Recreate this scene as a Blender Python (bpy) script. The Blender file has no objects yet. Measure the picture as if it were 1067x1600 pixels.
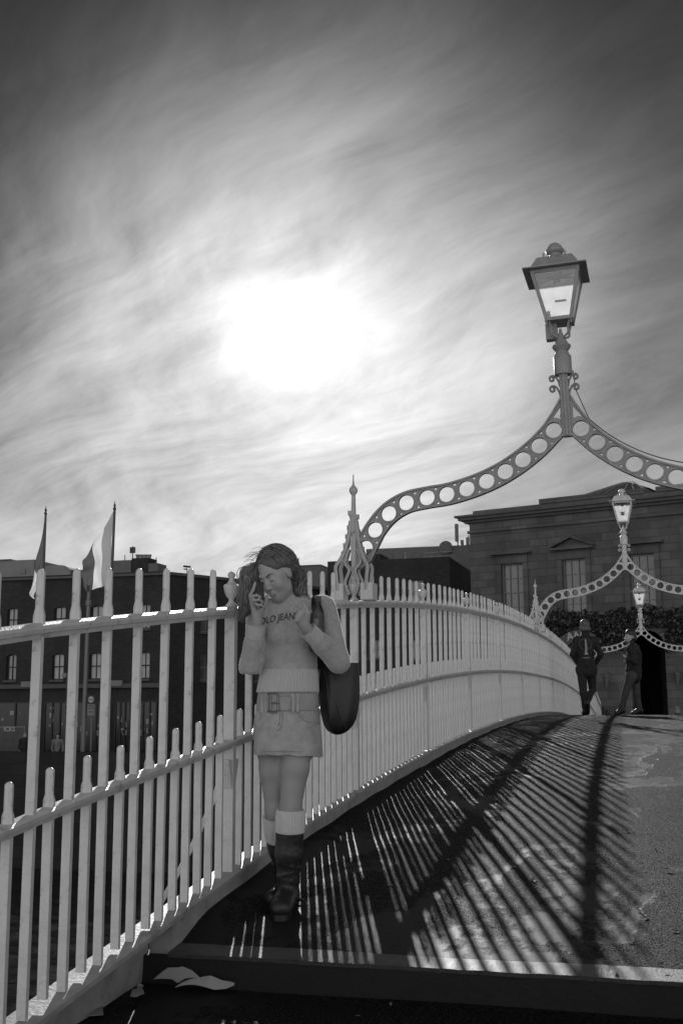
import bpy, bmesh, math, random
import numpy as np
from math import sin, cos, pi, radians, sqrt
from mathutils import Vector, Matrix
random.seed(7)
S = bpy.context.scene
C = S.collection

# ---------------------------------------------------------------- camera
FPX = 1800.0
CAM = Vector((0.531, 0.0, 0.0))
RR = Vector((0.9635128, 0.26761864, -0.00483263))
UU = Vector((0.04864429, -0.15732366, 0.98634832))
FW = Vector((-0.26320491, 0.9505943, 0.16460148))
cd = bpy.data.cameras.new('camera')
cam = bpy.data.objects.new('camera', cd)
C.objects.link(cam)
M = Matrix((RR, UU, -FW)).transposed().to_4x4()
M.translation = CAM
cam.matrix_world = M
cd.sensor_fit = 'VERTICAL'
cd.sensor_height = 36.0
cd.sensor_width = 24.0
cd.lens = FPX * 36.0 / 1600.0
cd.clip_start = 0.05
cd.clip_end = 3000
S.camera = cam

# ---------------------------------------------------------------- light
SUN = Vector((-0.2885, 0.9052, 0.3121)).normalized()
sd = bpy.data.lights.new('sun', 'SUN')
sd.energy = 4.0
sd.angle = radians(0.5)
sd.color = (1, 1, 1)
so = bpy.data.objects.new('sun', sd)
C.objects.link(so)
so.rotation_euler = SUN.to_track_quat('Z', 'Y').to_euler()
so.location = (-8, 20, 25)

w = bpy.data.worlds.new('World')
S.world = w
w.use_nodes = True
nt = w.node_tree
N = nt.nodes
Lk = nt.links
N.clear()


class G:
    """small node-graph helper"""
    def __init__(s, tree):
        s.t = tree

    def n(s, kind, **kw):
        nd = s.t.nodes.new(kind)
        for k, v in kw.items():
            if k.startswith('in_'):
                key = k[3:]
                nd.inputs[int(key) if key.isdigit() else key.replace('_', ' ')].default_value = v
            else:
                setattr(nd, k, v)
        return nd

    def l(s, a, b):
        s.t.links.new(a, b)

    def m(s, op, a, b=None, c=None, clamp=False):
        nd = s.t.nodes.new('ShaderNodeMath')
        nd.operation = op
        nd.use_clamp = clamp
        for i, v in enumerate((a, b, c)):
            if v is None:
                continue
            if isinstance(v, (int, float)):
                nd.inputs[i].default_value = v
            else:
                s.t.links.new(v, nd.inputs[i])
        return nd.outputs[0]

    def ramp(s, v, pts, interp='LINEAR'):
        nd = s.t.nodes.new('ShaderNodeValToRGB')
        nd.color_ramp.interpolation = interp
        e = nd.color_ramp.elements
        while len(e) < len(pts):
            e.new(0.5)
        for el, (p, c) in zip(e, pts):
            el.position = p
            el.color = (c, c, c, 1)
        s.t.links.new(v, nd.inputs[0])
        return nd.outputs[0]

    def noise(s, vec, scale, detail=4, rough=0.55, dist=0.0):
        nd = s.t.nodes.new('ShaderNodeTexNoise')
        nd.inputs['Scale'].default_value = scale
        nd.inputs['Detail'].default_value = detail
        nd.inputs['Roughness'].default_value = rough
        nd.inputs['Distortion'].default_value = dist
        if vec is not None:
            s.t.links.new(vec, nd.inputs['Vector'])
        return nd.outputs['Fac']

    def mapping(s, vec, scale=(1, 1, 1), rot=(0, 0, 0), loc=(0, 0, 0)):
        nd = s.t.nodes.new('ShaderNodeMapping')
        nd.inputs['Scale'].default_value = scale
        nd.inputs['Rotation'].default_value = rot
        nd.inputs['Location'].default_value = loc
        s.t.links.new(vec, nd.inputs['Vector'])
        return nd.outputs[0]


g = G(nt)
tc = g.n('ShaderNodeTexCoord')
dirv = tc.outputs['Generated']
sky = g.n('ShaderNodeTexSky', sky_type='NISHITA', sun_disc=False)
sky.sun_elevation = radians(18.25)
sky.sun_rotation = math.atan2(SUN.x, SUN.y)
bw = g.n('ShaderNodeRGBToBW')
g.l(sky.outputs[0], bw.inputs[0])
dt = g.n('ShaderNodeVectorMath', operation='DOT_PRODUCT')
nrm = g.n('ShaderNodeVectorMath', operation='NORMALIZE')
g.l(dirv, nrm.inputs[0])
dirn = nrm.outputs[0]
g.l(dirn, dt.inputs[0])
dt.inputs[1].default_value = SUN
cosv = g.m('MINIMUM', dt.outputs['Value'], 1.0)
th = g.m('MULTIPLY', g.m('ARCCOSINE', cosv), 57.29578)
sep = g.n('ShaderNodeSeparateXYZ')
g.l(dirn, sep.inputs[0])
el = g.m('MULTIPLY', g.m('ARCSINE', sep.outputs['Z']), 57.29578)
elc = g.m('MAXIMUM', el, 0.0)
# thin cirrus: project the direction on a high plane so that streaks converge properly
zp = g.m('ADD', g.m('MAXIMUM', sep.outputs['Z'], 0.0), 0.16)
cx = g.m('DIVIDE', sep.outputs['X'], zp)
cy = g.m('DIVIDE', sep.outputs['Y'], zp)
comb = g.n('ShaderNodeCombineXYZ')
g.l(cx, comb.inputs[0])
g.l(cy, comb.inputs[1])
cv = comb.outputs[0]
wv = g.n('ShaderNodeTexNoise')
wv.inputs['Scale'].default_value = 0.9
wv.inputs['Detail'].default_value = 3
g.l(cv, wv.inputs['Vector'])
wadd = g.n('ShaderNodeVectorMath', operation='MULTIPLY_ADD')
g.l(wv.outputs['Color'], wadd.inputs[0])
wadd.inputs[1].default_value = (0.5, 0.5, 0)
g.l(cv, wadd.inputs[2])
cvw = wadd.outputs[0]
def streak(deg, sc, loc=(0, 0, 0)):
    return g.mapping(g.mapping(cvw, (1, 1, 1), (0, 0, radians(-deg))), sc, (0, 0, 0), loc)


n1 = g.noise(streak(140, (0.55, 2.4, 1)), 1.0, 10, 0.66, 0.2)
n2 = g.noise(streak(118, (0.6, 1.5, 1), (12.7, 2.9, 0)), 1.2, 9, 0.62, 0.3)
n3 = g.noise(streak(160, (0.8, 5.5, 1), (7, 2, 0)), 1.5, 9, 0.7, 0.1)
n4 = g.ramp(g.noise(cvw, 1.4, 3, 0.5), [(0.38, 0.0), (0.62, 1.0)])
cl = g.m('ADD', g.m('ADD', g.m('MULTIPLY', g.m('SUBTRACT', n1, 0.5), 1.6), g.m('MULTIPLY', g.m('SUBTRACT', n2, 0.5), 2.0)),
         g.m('MULTIPLY', g.m('MULTIPLY', g.m('SUBTRACT', n3, 0.5), 1.3), n4))
cmul = g.m('MAXIMUM', g.m('ADD', 1.0, cl), 0.35)
halo = g.m('MULTIPLY', g.m('EXPONENT', g.m('DIVIDE', th, -8.8)), 1.02)
over = g.m('DIVIDE', g.m('MAXIMUM', g.m('SUBTRACT', th, 9.0), 0.0), 8.0)
fall = g.m('EXPONENT', g.m('MULTIPLY', g.m('MULTIPLY', over, over), -1.0))
efac = g.m('EXPONENT', g.m('DIVIDE', g.m('MAXIMUM', g.m('SUBTRACT', el, 20.0), 0.0), -60.0))
halo = g.m('MULTIPLY', g.m('MULTIPLY', halo, fall), efac)
thin = g.m('MULTIPLY', g.m('EXPONENT', g.m('DIVIDE', elc, -9.5)), 0.88)
base = g.m('MULTIPLY', g.m('ADD', g.m('ADD', halo, thin), 0.008), cmul)
c2 = g.m('DIVIDE', th, 2.2)
core = g.m('MULTIPLY', g.m('EXPONENT', g.m('MULTIPLY', g.m('MULTIPLY', c2, c2), -1.0)), 0.30)
c4 = g.m('DIVIDE', th, 6.5)
mid_glow = g.m('MULTIPLY', g.m('MULTIPLY', g.m('EXPONENT', g.m('MULTIPLY', g.m('MULTIPLY', c4, c4), -1.0)), 0.18), g.m("MULTIPLY_ADD", cmul, 0.6, 0.4))
core = g.m('ADD', core, mid_glow)
c3 = g.m('DIVIDE', th, 1.0)
core2 = g.m('MULTIPLY', g.m('EXPONENT', g.m('MULTIPLY', g.m('MULTIPLY', c3, c3), -1.0)), 6.0)
# fill light added to the sky away from the sun (behind and above the viewer)
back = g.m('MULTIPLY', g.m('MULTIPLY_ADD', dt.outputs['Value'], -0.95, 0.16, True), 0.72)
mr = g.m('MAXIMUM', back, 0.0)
sc_ = g.m('MULTIPLY', g.m('MINIMUM', bw.outputs[0], 8.0), 0.0012)
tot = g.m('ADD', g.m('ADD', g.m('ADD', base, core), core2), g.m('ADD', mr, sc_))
bgn = g.n('ShaderNodeBackground')
bgc = g.n('ShaderNodeCombineColor')
for i in range(3):
    g.l(tot, bgc.inputs[i])
g.l(bgc.outputs[0], bgn.inputs['Color'])
bgn.inputs['Strength'].default_value = 1.0
wo = g.n('ShaderNodeOutputWorld')
g.l(bgn.outputs[0], wo.inputs[0])

S.view_settings.view_transform = 'Standard'
S.view_settings.look = 'None'
S.view_settings.gamma = 1.0
S.view_settings.exposure = 0.0
S.view_settings.use_curve_mapping = False
S.render.engine = 'CYCLES'
S.cycles.max_bounces = 6
S.cycles.caustics_reflective = False
S.cycles.caustics_refractive = False


# ---------------------------------------------------------------- materials
def mat(name, col, rough=0.6, var=0.15, vs=8.0, bump=0.0, bs=60.0, spec=0.5, metal=0.0, dirt=0.0, ds=3.0,
        transl=0.0, coat=0.0, stretch=None, sheen=0.0):
    m = bpy.data.materials.new(name)
    m.use_nodes = True
    t = m.node_tree
    b = t.nodes['Principled BSDF']
    q = G(t)
    co = q.n('ShaderNodeTexCoord').outputs['Object']
    if stretch:
        co = q.mapping(co, stretch)
    a = q.noise(co, vs, 5, 0.6)
    v = q.ramp(a, [(0.25, col * (1 - var)), (0.75, col * (1 + var))])
    if dirt > 0:
        d = q.noise(co, ds, 8, 0.75)
        dm = q.ramp(d, [(0.56, 0.0), (0.66, 1.0)])
        mx = q.n('ShaderNodeMix', data_type='RGBA')
        q.l(q.m('MULTIPLY', dm, dirt), mx.inputs[0])
        q.l(v, mx.inputs[6])
        mx.inputs[7].default_value = (col * 0.28,) * 3 + (1,)
        v = mx.outputs[2]
    q.l(v, b.inputs['Base Color'])
    b.inputs['Roughness'].default_value = rough
    b.inputs['Specular IOR Level'].default_value = spec
    b.inputs['Metallic'].default_value = metal
    if coat:
        b.inputs['Coat Weight'].default_value = coat
        b.inputs['Coat Roughness'].default_value = 0.2
    if sheen:
        b.inputs['Sheen Weight'].default_value = sheen
        b.inputs['Sheen Roughness'].default_value = 0.4
    if bump > 0:
        bn = q.noise(co, bs, 4, 0.6)
        bp = q.n('ShaderNodeBump')
        bp.inputs['Strength'].default_value = bump
        bp.inputs['Distance'].default_value = 0.01
        q.l(bn, bp.inputs['Height'])
        q.l(bp.outputs[0], b.inputs['Normal'])
    if transl > 0:
        tr = q.n('ShaderNodeBsdfTranslucent')
        tr.inputs[0].default_value = (col, col, col, 1)
        ms = q.n('ShaderNodeMixShader')
        ms.inputs[0].default_value = transl
        q.l(b.outputs[0], ms.inputs[1])
        q.l(tr.outputs[0], ms.inputs[2])
        q.l(ms.outputs[0], t.nodes['Material Output'].inputs[0])
    return m


MT = {}
MT['paint'] = mat('white_iron_paint', 0.56, 0.45, 0.14, 9, 0.35, 70, dirt=0.7, ds=14)
MT['lamp_paint_backlit'] = mat('backlit_lamp_paint', 0.23, 0.5, 0.15, 12, 0.2, 60, dirt=0.4, ds=9)  # same paint as the far arches; backlit shade put into a darker tone
MT['lamp_dark'] = mat('dark_lamp_metal', 0.10, 0.5, 0.2, 20)
MT['reflector'] = mat('dark_reflector', 0.05, 0.6, 0.3, 20)  # even dark tone for the plate under the hood
MT['plinth'] = mat('plinth_paint', 0.34, 0.55, 0.25, 9, 0.3, 50, dirt=0.6, ds=6)
MT['black'] = mat('black_plastic', 0.02, 0.35, 0.1)
MT['stone'] = None


# ---------------------------------------------------------------- mesh helpers
class MB:
    def __init__(s):
        s.v = []
        s.f = []

    def add(s, vs, fs, mtx=None):
        o = len(s.v)
        for p in vs:
            p = Vector(p)
            if mtx is not None:
                p = mtx @ p
            s.v.append(tuple(p))
        s.f += [tuple(o + i for i in f) for f in fs]
        return s

    def box(s, c, d, mtx=None, rz=0.0, taper=1.0):
        x, y, z = d[0] / 2, d[1] / 2, d[2] / 2
        R_ = Matrix.Rotation(rz, 3, 'Z')
        vs = []
        for k, zz in ((1, -z), (taper, z)):
            for a, b in ((-x, -y), (x, -y), (x, y), (-x, y)):
                vs.append(Vector(c) + R_ @ Vector((a * k, b * k, zz)))
        return s.add(vs, [(3, 2, 1, 0), (4, 5, 6, 7), (0, 1, 5, 4), (1, 2, 6, 5), (2, 3, 7, 6), (3, 0, 4, 7)], mtx)

    def loft(s, rings, mtx=None, cap=True, closed=True):
        n = len(rings[0])
        vs = [p for r_ in rings for p in r_]
        fs = []
        m_ = n if closed else n - 1
        for i in range(len(rings) - 1):
            for j in range(m_):
                k = (j + 1) % n
                fs.append((i * n + j, i * n + k, (i + 1) * n + k, (i + 1) * n + j))
        if cap:
            fs.append(tuple(range(n - 1, -1, -1)))
            fs.append(tuple((len(rings) - 1) * n + j for j in range(n)))
        return s.add(vs, fs, mtx)

    def tube(s, path, rad, n=8, mtx=None, flat=1.0):
        path = [Vector(p) for p in path]
        if not isinstance(rad, (list, tuple)):
            rad = [rad] * len(path)
        rings = []
        up = None
        for i, p in enumerate(path):
            t = (path[min(i + 1, len(path) - 1)] - path[max(i - 1, 0)])
            if t.length < 1e-9:
                t = Vector((0, 0, 1))
            t.normalize()
            if up is None:
                up = Vector((0, 1, 0)) if abs(t.y) < 0.9 else Vector((1, 0, 0))
            a = (up - t * up.dot(t)).normalized()
            up = a
            b = t.cross(a)
            rings.append([p + a * (cos(2 * pi * k / n) * rad[i] * flat) + b * (sin(2 * pi * k / n) * rad[i]) for k in range(n)])
        return s.loft(rings, mtx)

    def lathe(s, prof, c=(0, 0, 0), n=16, mtx=None, flute=0.0):
        rings = []
        for r_, z_ in prof:
            rings.append([Vector(c) + Vector((r_ * cos(2 * pi * k / n) * (1 + flute * (k % 2)), r_ * sin(2 * pi * k / n) * (1 + flute * (k % 2)), z_)) for k in range(n)])
        return s.loft(rings, mtx)

    def sphere(s, c, r_, n=10, mtx=None, sc=(1, 1, 1)):
        m_ = max(4, n // 2)
        rings = []
        for i in range(m_ + 1):
            a = pi * (i + 0.02) / (m_ + 0.04)
            rings.append([Vector(c) + Vector((sin(a) * cos(2 * pi * k / n) * r_ * sc[0], sin(a) * sin(2 * pi * k / n) * r_ * sc[1], -cos(a) * r_ * sc[2])) for k in range(n)])
        return s.loft(rings, mtx)

    def mesh(s, name, smooth=False):
        me = bpy.data.meshes.new(name)
        me.from_pydata(s.v, [], s.f)
        if smooth:
            me.polygons.foreach_set('use_smooth', [True] * len(me.polygons))
            me.set_sharp_from_angle(angle=radians(38))
        me.update()
        return me

    def build(s, name, m, parent=None, smooth=False, bevel=0.0):
        me = s.mesh(name, smooth)
        return put(name, me, m, parent, bevel)


def put(name, me, m, parent=None, bevel=0.0):
    o = bpy.data.objects.new(name, me)
    C.objects.link(o)
    if m is not None:
        me.materials.clear()
        me.materials.append(MT[m] if isinstance(m, str) else m)
    if parent is not None:
        o.parent = parent
    if bevel > 0:
        b = o.modifiers.new('bevel', 'BEVEL')
        b.width = bevel
        b.segments = 2
        b.limit_method = 'ANGLE'
    return o


def empty(name, loc=(0, 0, 0), rz=0.0):
    o = bpy.data.objects.new(name, None)
    C.objects.link(o)
    o.location = loc
    o.rotation_euler = (0, 0, rz)
    o.empty_display_size = 0.1
    return o


def tag(o, label=None, cat=None, group=None, kind=None):
    if label:
        o['label'] = label
    if cat:
        o['category'] = cat
    if group:
        o['group'] = group
    if kind:
        o['kind'] = kind
    return o


def kids(o):
    return [c for c in C.objects if c.parent == o]


KIDS = {}


def copy_tree(o, parent=None):
    c = o.copy()
    C.objects.link(c)
    if parent is not None:
        c.parent = parent
    for ch in list(o.children):
        copy_tree(ch, c)
    return c


def ray(x, y):
    return FW + RR * ((x - 533.5) / FPX) - UU * ((y - 800) / FPX)


def on_plane(x, y, p0, nn):
    d = ray(x, y)
    t = (Vector(p0) - CAM).dot(Vector(nn)) / d.dot(Vector(nn))
    return CAM + d * t


def on_y(x, y, Y):
    return on_plane(x, y, (0, Y, 0), (0, 1, 0))


# implicit bodies: smooth unions of capsules, ellipsoids and stacked ellipses, meshed with surface nets
class SDF:
    def __init__(s, lo, hi, h):
        s.lo = np.array(lo, float)
        s.h = h
        s.n = np.ceil((np.array(hi, float) - s.lo) / h).astype(int) + 1
        s.D = np.full(tuple(s.n), 0.5, np.float32)

    def _win(s, lo, hi, pad):
        a = np.clip(np.floor((np.array(lo) - pad - s.lo) / s.h).astype(int), 0, s.n - 1)
        b = np.clip(np.ceil((np.array(hi) + pad - s.lo) / s.h).astype(int) + 1, 1, s.n)
        sl = tuple(slice(a[i], b[i]) for i in range(3))
        ax = [s.lo[i] + s.h * np.arange(a[i], b[i]) for i in range(3)]
        return sl, ax[0][:, None, None], ax[1][None, :, None], ax[2][None, None, :]

    def _comb(s, sl, d, k, sub):
        A = s.D[sl]
        if A.size == 0:
            return
        if not sub:
            if k > 0:
                hh = np.maximum(k - np.abs(A - d), 0) / k
                s.D[sl] = np.minimum(A, d) - hh * hh * k * 0.25
            else:
                s.D[sl] = np.minimum(A, d)
        else:
            d = -d
            if k > 0:
                hh = np.maximum(k - np.abs(A - d), 0) / k
                s.D[sl] = np.maximum(A, d) + hh * hh * k * 0.25
            else:
                s.D[sl] = np.maximum(A, d)

    def cap(s, a, b, ra, rb=None, k=0.015, sub=False):
        a, b = np.array(a, float), np.array(b, float)
        rb = ra if rb is None else rb
        pad = max(ra, rb) + k + 3 * s.h
        sl, X, Y, Z = s._win(np.minimum(a, b), np.maximum(a, b), pad)
        d = b - a
        L2 = max(d @ d, 1e-9)
        t = np.clip(((X - a[0]) * d[0] + (Y - a[1]) * d[1] + (Z - a[2]) * d[2]) / L2, 0, 1)
        q = np.sqrt((X - a[0] - t * d[0]) ** 2 + (Y - a[1] - t * d[1]) ** 2 + (Z - a[2] - t * d[2]) ** 2)
        s._comb(sl, (q - (ra + (rb - ra) * t)).astype(np.float32), k, sub)
        return s

    def ell(s, c, r_, R_=None, k=0.015, sub=False):
        c, r_ = np.array(c, float), np.array(r_, float)
        R_ = np.eye(3) if R_ is None else np.array(R_, float)   # columns = local axes
        pad = max(r_) + k + 3 * s.h
        sl, X, Y, Z = s._win(c, c, pad)
        P = [(X - c[0]) * R_[0, i] + (Y - c[1]) * R_[1, i] + (Z - c[2]) * R_[2, i] for i in range(3)]
        k0 = np.sqrt(sum((P[i] / r_[i]) ** 2 for i in range(3)))
        k1 = np.sqrt(sum((P[i] / r_[i] ** 2) ** 2 for i in range(3))) + 1e-9
        s._comb(sl, (k0 * (k0 - 1) / k1).astype(np.float32), k, sub)
        return s

    def stack(s, secs, k=0.02, sub=False):
        """secs: (z, cx, cy, rx, ry) sorted by z"""
        A = np.array(secs, float)
        lo = (min(A[:, 1] - A[:, 3]), min(A[:, 2] - A[:, 4]), A[0, 0])
        hi = (max(A[:, 1] + A[:, 3]), max(A[:, 2] + A[:, 4]), A[-1, 0])
        sl, X, Y, Z = s._win(lo, hi, k + 3 * s.h)
        z = Z.ravel()
        f_ = [np.interp(z, A[:, 0], A[:, i])[None, None, :] for i in range(1, 5)]
        ux, uy = (X - f_[0]) / f_[2], (Y - f_[1]) / f_[3]
        k0 = np.sqrt(ux ** 2 + uy ** 2)
        k1 = np.sqrt((ux / f_[2]) ** 2 + (uy / f_[3]) ** 2) + 1e-9
        d = k0 * (k0 - 1) / k1
        dz = np.maximum(A[0, 0] - Z, Z - A[-1, 0])
        d = np.maximum(d, dz)
        s._comb(sl, d.astype(np.float32), k, sub)
        return s

    def cut(s, p, nn, k=0.0):
        """remove everything on the side nn points to"""
        nn = np.array(nn, float)
        nn /= np.linalg.norm(nn)
        sl, X, Y, Z = s._win(s.lo, s.lo + s.h * s.n, 0)
        d = (X - p[0]) * nn[0] + (Y - p[1]) * nn[1] + (Z - p[2]) * nn[2]
        s.D = np.maximum(s.D, d.astype(np.float32))
        return s

    def mesh(s, name):
        D = s.D.copy()
        D[0], D[-1] = 1, 1
        D[:, 0], D[:, -1] = 1, 1
        D[:, :, 0], D[:, :, -1] = 1, 1
        ins = D < 0
        nx, ny, nz = D.shape
        cnt = np.zeros((nx - 1, ny - 1, nz - 1), np.int8)
        for dx in (0, 1):
            for dy in (0, 1):
                for dz in (0, 1):
                    cnt += ins[dx:nx - 1 + dx, dy:ny - 1 + dy, dz:nz - 1 + dz]
        act = np.argwhere((cnt > 0) & (cnt < 8))
        idx = np.full(cnt.shape, -1, np.int64)
        idx[tuple(act.T)] = np.arange(len(act))
        acc = np.zeros((len(act), 3))
        num = np.zeros(len(act))
        cs = [(i, j, k) for i in (0, 1) for j in (0, 1) for k in (0, 1)]
        for a in cs:
            for ax in range(3):
                if a[ax]:
                    continue
                b = list(a)
                b[ax] = 1
                va = D[act[:, 0] + a[0], act[:, 1] + a[1], act[:, 2] + a[2]]
                vb = D[act[:, 0] + b[0], act[:, 1] + b[1], act[:, 2] + b[2]]
                mk = (va < 0) != (vb < 0)
                t = np.where(mk, va / np.where(mk, va - vb, 1), 0)
                p = np.tile(np.array(a, float), (len(act), 1))
                p[:, ax] += t
                acc[mk] += p[mk]
                num[mk] += 1
        V = (act + acc / num[:, None]) * s.h + s.lo
        F = []
        for ax in range(3):
            sl1 = [slice(None)] * 3
            sl2 = [slice(None)] * 3
            sl1[ax] = slice(0, -1)
            sl2[ax] = slice(1, None)
            ch = np.argwhere(ins[tuple(sl1)] != ins[tuple(sl2)])
            u_, v_ = (ax + 1) % 3, (ax + 2) % 3
            ch = ch[(ch[:, u_] > 0) & (ch[:, v_] > 0)]
            q = []
            for du, dv in ((-1, -1), (0, -1), (0, 0), (-1, 0)):
                c_ = ch.copy()
                c_[:, u_] += du
                c_[:, v_] += dv
                q.append(idx[c_[:, 0], c_[:, 1], c_[:, 2]])
            q = np.stack(q, 1)
            fl = ~ins[ch[:, 0], ch[:, 1], ch[:, 2]]
            q[fl] = q[fl][:, ::-1]
            F.append(q)
        F = np.concatenate(F)
        F = F[(F >= 0).all(1)]
        me = bpy.data.meshes.new(name)
        me.from_pydata(V.tolist(), [], F.tolist())
        me.polygons.foreach_set('use_smooth', [True] * len(me.polygons))
        me.update()
        return me


# ---------------------------------------------------------------- bridge curves (metres, camera height = 0)
YC = 18.908


def zr(y):
    t = (y - YC) / 2.3
    return 1.137 - 0.0169 * t * t - 0.00006 * t ** 4


RAIL_X = -1.436
Y_POST0 = 7.408            # post carrying the first lamp arch
DECK = -1.335              # deck below rail
PL = -1.235                # plinth top below rail
MID = -0.665               # mid rail below top rail


def zd(y):
    return zr(y) + DECK


def midz(y):
    return -0.68 + 0.005 * abs(y - YC)


def zrail(y):
    return zr(y) + 0.02 * min(max((5.0 - y) / 1.6, 0.0), 1.0)


def pl(y):
    """plinth top below the top rail: a little closer near the landing than at the crest"""
    return -1.203 - 0.0085 * min(max(y - 5.1, 0.0), 8.0)


def fillet(x, y):
    """asphalt worked up against the left plinth near the landing"""
    a = min(max((-1.18 - x) / 0.20, 0), 1)
    b_ = min(max((9.5 - y) / 4.0, 0), 1) * min(max((y - 4.50) / 0.25, 0), 1)
    return 0.055 * a * a * (3 - 2 * a) * b_
# ---------------------------------------------------------------- setting: deck, water, quay
def deck_mat():
    m = bpy.data.materials.new('worn_asphalt')
    m.use_nodes = True
    t = m.node_tree
    b = t.nodes['Principled BSDF']
    q = G(t)
    co = q.n('ShaderNodeTexCoord').outputs['Object']
    big = q.noise(q.mapping(co, (1.0, 0.45, 1)), 1.6, 4, 0.6, 0.6)
    mid_ = q.noise(co, 7, 6, 0.7)
    fine = q.noise(co, 150, 3, 0.75)
    fine2 = q.noise(co, 90, 4, 0.7)
    patch = q.ramp(q.m('ADD', big, q.m('MULTIPLY', q.m('SUBTRACT', mid_, 0.5), 0.35)), [(0.555, 0.0), (0.60, 1.0)])
    dark = q.ramp(fine, [(0.35, 0.006), (0.60, 0.022), (0.70, 0.10)])
    light = q.ramp(fine2, [(0.3, 0.012), (0.7, 0.022)])
    mx = q.n('ShaderNodeMix', data_type='RGBA')
    q.l(patch, mx.inputs[0])
    q.l(dark, mx.inputs[6])
    q.l(light, mx.inputs[7])
    q.l(mx.outputs[2], b.inputs['Base Color'])
    rg = q.m('ADD', q.m('MULTIPLY', patch, -0.08), 0.62)
    q.l(rg, b.inputs['Roughness'])
    gs = q.ramp(fine, [(0.42, 0.0), (0.52, 0.04), (0.64, 0.36)])
    sp_ = q.n('ShaderNodeMix', data_type='FLOAT')
    q.l(patch, sp_.inputs[0])
    q.l(gs, sp_.inputs[2])
    sp_.inputs[3].default_value = 0.085
    q.l(sp_.outputs[0], b.inputs['Specular IOR Level'])
    hgt = q.m('ADD', q.m('MULTIPLY', fine, q.m('SUBTRACT', 1.0, q.m('MULTIPLY', patch, 0.8))), q.m('MULTIPLY', mid_, 0.5))
    bp = q.n('ShaderNodeBump')
    bp.inputs['Strength'].default_value = 1.0
    bp.inputs['Distance'].default_value = 0.010
    q.l(hgt, bp.inputs['Height'])
    q.l(bp.outputs[0], b.inputs['Normal'])
    return m


MT['deck'] = deck_mat()
MT['nosing'] = mat('step_stone', 0.07, 0.55, 0.35, 30, 0.6, 120, dirt=0.5, ds=12)
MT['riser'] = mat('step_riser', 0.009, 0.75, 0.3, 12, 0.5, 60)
STEP_Y = 4.39


def grid_sheet(name, ys, xs, zf, m, kind='structure'):
    mb = MB()
    vs = [(x, y, zf(x, y)) for y in ys for x in xs]
    n = len(xs)
    fs = [(i * n + j, i * n + j + 1, (i + 1) * n + j + 1, (i + 1) * n + j) for i in range(len(ys) - 1) for j in range(n - 1)]
    mb.add(vs, fs)
    o = mb.build(name, m)
    me = o.data
    me.polygons.foreach_set('use_smooth', [True] * len(me.polygons))
    if kind:
        tag(o, kind=kind)
    return o


DX = 1.40
ys = list(np.arange(STEP_Y + 0.11, 36.0, 0.1))
xs = list(np.linspace(-DX, DX, 29))


def wob(x, y):
    return 0.004 * sin(3.1 * x + 1.7 * y) * cos(2.3 * y - 1.1 * x) + 0.003 * sin(9 * y + 4 * x)


grid_sheet('bridge_deck', ys, xs, lambda x, y: zd(y) + fillet(x, y) + wob(x, y) * min(1, (y - STEP_Y - 0.13) * 4), 'deck')
# stone nosing of the step: a slab with an uneven worn back edge
mb = MB()
rn = random.Random(3)
nn_ = 60
fr, bk = [], []
for i in range(nn_ + 1):
    x = -DX + 2 * DX * i / nn_
    e = STEP_Y + 0.004 * sin(x * 11) + rn.uniform(-0.002, 0.002)
    b_ = STEP_Y + 0.125 + 0.012 * sin(x * 5.3) + rn.uniform(-0.004, 0.004)
    za = zd(STEP_Y) + 0.006 + rn.uniform(-0.001, 0.001)
    fr.append((x, e, za + fillet(x, e)))
    bk.append((x, b_, zd(STEP_Y + 0.125) + 0.006 + fillet(x, b_)))
low = [(p[0], p[1] + 0.006, p[2] - 0.016) for p in fr]
vs = fr + bk + low
n = nn_ + 1
fs = [(i, i + 1, n + i + 1, n + i) for i in range(nn_)] + [(2 * n + i, 2 * n + i + 1, i + 1, i) for i in range(nn_)]
mb.add(vs, fs)
tag(mb.build('step_edge', 'nosing'), kind='structure')
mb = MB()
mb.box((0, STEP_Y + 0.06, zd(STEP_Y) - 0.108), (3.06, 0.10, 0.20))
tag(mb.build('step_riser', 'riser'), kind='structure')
def zland(y):
    return zd(STEP_Y) - 0.115 + 0.03 * (y - STEP_Y)


grid_sheet('bridge_landing', list(np.arange(-4.0, STEP_Y + 0.03, 0.15)), list(np.linspace(-1.53, 1.53, 29)), lambda x, y: zland(y) + wob(x, y), 'deck')

# the iron span under the deck
mb = MB()
yy = list(np.arange(-4, 38, 0.5))
rings = []
for y in yy:
    z = zr(y) if y > 4.5 else zr(4.5) + 0.03 * (y - 4.5)
    zt, zb = z + DECK - 0.19, z + DECK - 0.55
    rings.append([(-1.62, y, zt), (1.62, y, zt), (1.62, y, zb), (-1.62, y, zb)])
mb.loft(rings)
tag(mb.build('bridge_span', 'plinth'), kind='structure')
mb = MB()
for x in (-1.5, 1.5):
    rings = []
    for i in range(41):
        y = -2.6 + 43 * i / 40
        z = -1.1 - 4.3 * ((y - YC) / 21.5) ** 2
        rings.append([(x - 0.08, y, z), (x + 0.08, y, z), (x + 0.08, y, z + 0.35), (x - 0.08, y, z + 0.35)])
    mb.loft(rings)
tag(mb.build('bridge_arch_girders', 'plinth'), kind='structure')

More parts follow.
